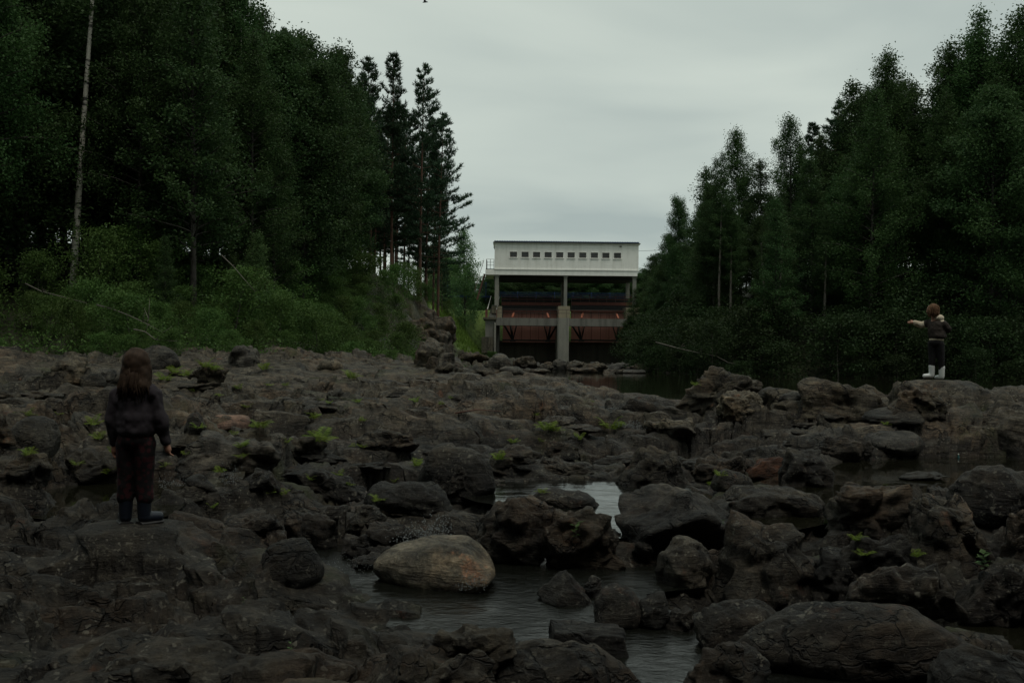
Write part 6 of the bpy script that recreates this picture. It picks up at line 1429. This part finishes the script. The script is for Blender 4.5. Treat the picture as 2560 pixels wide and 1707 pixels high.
branch([at(*z7(110, 1275), 50.5), at(*z7(280, 1320), 49.5), at(*z7(420, 1348), 48.6), at(*z7(530, 1375), 48), at(*z7(620, 1412), 47.2), at(*z7(700, 1432), 46.6)], .055, 'long fallen grey trunk leaning from the right bank into the pond', twigs=5, seed=9, name='fallen_trunk')
branch([at(*z7(40, 1228), 70), at(*z7(75, 1205), 70)], .09, 'short white broken log end lying on the right bank below the dam', twigs=0, seed=10, name='log')
branch([at(2120 / 1.0, 1168, 13.2), at(2200, 1160, 13.3), at(2300, 1163, 13.2)], .012, 'thin stick floating in the dark pool', twigs=0, seed=12, name='stick')
p = seen(*z2(1700, 425)); 
if p is not None: branch([p + Vector((-.25, 0, .03)), p + Vector((.05, .03, .05)), p + Vector((.40, .02, .03))], .02, 'rusty brown stick lying on the rocks in the middle of the field', 'rust', 0, 13, 'stick')
# white water: broken threads, droplets and foam where the stream falls over ledges
m = bpy.data.materials.new('white_water'); t, b, o = nodes(m); M['foam'] = m
b.inputs['Base Color'].default_value = (0.16, 0.175, 0.175, 1); b.inputs['Roughness'].default_value = 0.08; b.inputs['IOR'].default_value = 1.45
def splash(name, a, b_, w, drop, n, label, seed, size=.02):
    """threads of water and flying drops along the fall from a to b_"""
    rg = np.random.default_rng(seed); mb = MB(); a, b_ = Vector(a), Vector(b_); d = b_ - a; side = Vector((d.y, -d.x, 0)); side = side.normalized() if side.length > .01 else Vector((1, 0, 0))
    for k in range(0):
        o0 = a + side * rg.normal(0, w) ; e = b_ + side * rg.normal(0, w * 1.2); u0_ = rg.uniform(0, .7); u1 = min(1, u0_ + rg.uniform(.1, .4)); pts = []
        for j in range(5):
            u_ = u0_ + (u1 - u0_) * j / 4; q = o0.lerp(e, u_); pts.append(q + Vector((rg.normal(0, .01), rg.normal(0, .01), drop * 4 * u_ * (1 - u_) * .4 + abs(rg.normal(0, .012)))))
        mb.tube(pts, [size * s_ for s_ in (.1, .35, .5, .3, .08)], 5)
    for k in range(n * 6):
        q = a.lerp(b_, rg.uniform(.3, 1.1)) + side * rg.normal(0, w) + Vector((0, rg.normal(0, .03), abs(rg.normal(0, .05)) * (1 + drop))); s_ = size * rg.uniform(.12, .45)
        mb.add([q + Vector(c) * s_ for c in ((1, 0, 0), (-1, 0, 0), (0, 1, 0), (0, -1, 0), (0, 0, 1.3), (0, 0, -1.3))], [(0, 2, 4), (2, 1, 4), (1, 3, 4), (3, 0, 4), (2, 0, 5), (1, 2, 5), (3, 1, 5), (0, 3, 5)])
    return tag(mb.build(name, M['foam'], None, True), label, None, None, 'stuff')
z6 = lambda x, y: (650 + x / 3.36, 1250 + y / 3.36)
splash('splash', at(*z6(1690, 200), 7.75), at(*z6(1230, 380), 7.25), .06, .25, 70, 'sparkling splash of the stream behind the pale boulder', 1, .013)
splash('splash', at(*z1_(1650, 975), 9.4), at(*z1_(1600, 1040), 9.0), .05, .1, 30, 'little white cascade into the dark left pool', 2, .012)
splash('splash', at(*z1_(1560, 1030), 9.1), at(*z1_(1150, 1060), 8.9), .05, .05, 40, 'foamy trickle running into the dark left pool', 3, .010)
splash('splash', at(*z3(1090, 400), 16.2), at(*z3(950, 425), 15.7), .10, .1, 40, 'little white rapid in the centre right of the rock field', 4, .018)
splash('splash', at(*z3(1090, 510), 14.6), at(*z3(1230, 545), 14.0), .07, .05, 36, 'lower white rapid in the centre right of the rock field', 5, .015)
splash('splash', at(*z4(330, 335), 18.4), at(*z4(490, 385), 17.2), .10, .1, 36, 'white rapid at the outlet of the pond', 6, .018)
splash('splash', at(*z6(1990, 700), 6.5), at(*z6(1700, 750), 6.4), .05, .03, 24, 'small foam streak at the foot of the pale boulder', 7, .009)
splash('splash', at(760, 1400, 7.4), at(960, 1450, 6.9), .10, .04, 40, 'ripples of foam in the stream left of the pale boulder', 8, .008)
# bird and litter
p = at(1063, 6, 60)
e = tag(empty('bird', p), 'small dark bird flying high above the pines near the top edge', 'bird')
MB().tube([(-.16, 0, -.02), (-.08, 0, 0), (.04, 0, .02), (.13, 0, .01), (.17, 0, 0)], [.012, .045, .05, .03, .006], 8).build('body', M['steel_black'], e, True)
for s_ in (-1, 1): MB().add([(.06, 0, .02), (-.07, 0, .02), (-.10, .16 * s_, .12), (.02, .18 * s_, .13), (-.06, .36 * s_, .16)], [(0, 1, 2, 3), (3, 2, 4)]).build('wing', M['steel_black'], e)
p = seen(2396, 1152)
if p is not None:
    M['turq'] = simple('turquoise_plastic', (0.02, 0.10, 0.10), 0.5)
    e = tag(empty('bottle', p), 'tiny turquoise plastic bottle standing at the far edge of the dark pool', 'bottle')
    e.scale = (.6, .6, .6)
    MB().tube([(0, 0, 0), (0, 0, .005), (0, 0, .09), (0, 0, .12), (0, 0, .14)], [.012, .025, .025, .012, .011], 10).build('body', M['turq'], e, True)
    MB().tube([(0, 0, .141), (0, 0, .16)], [.013, .013], 10).build('cap', M['white'], e, True)
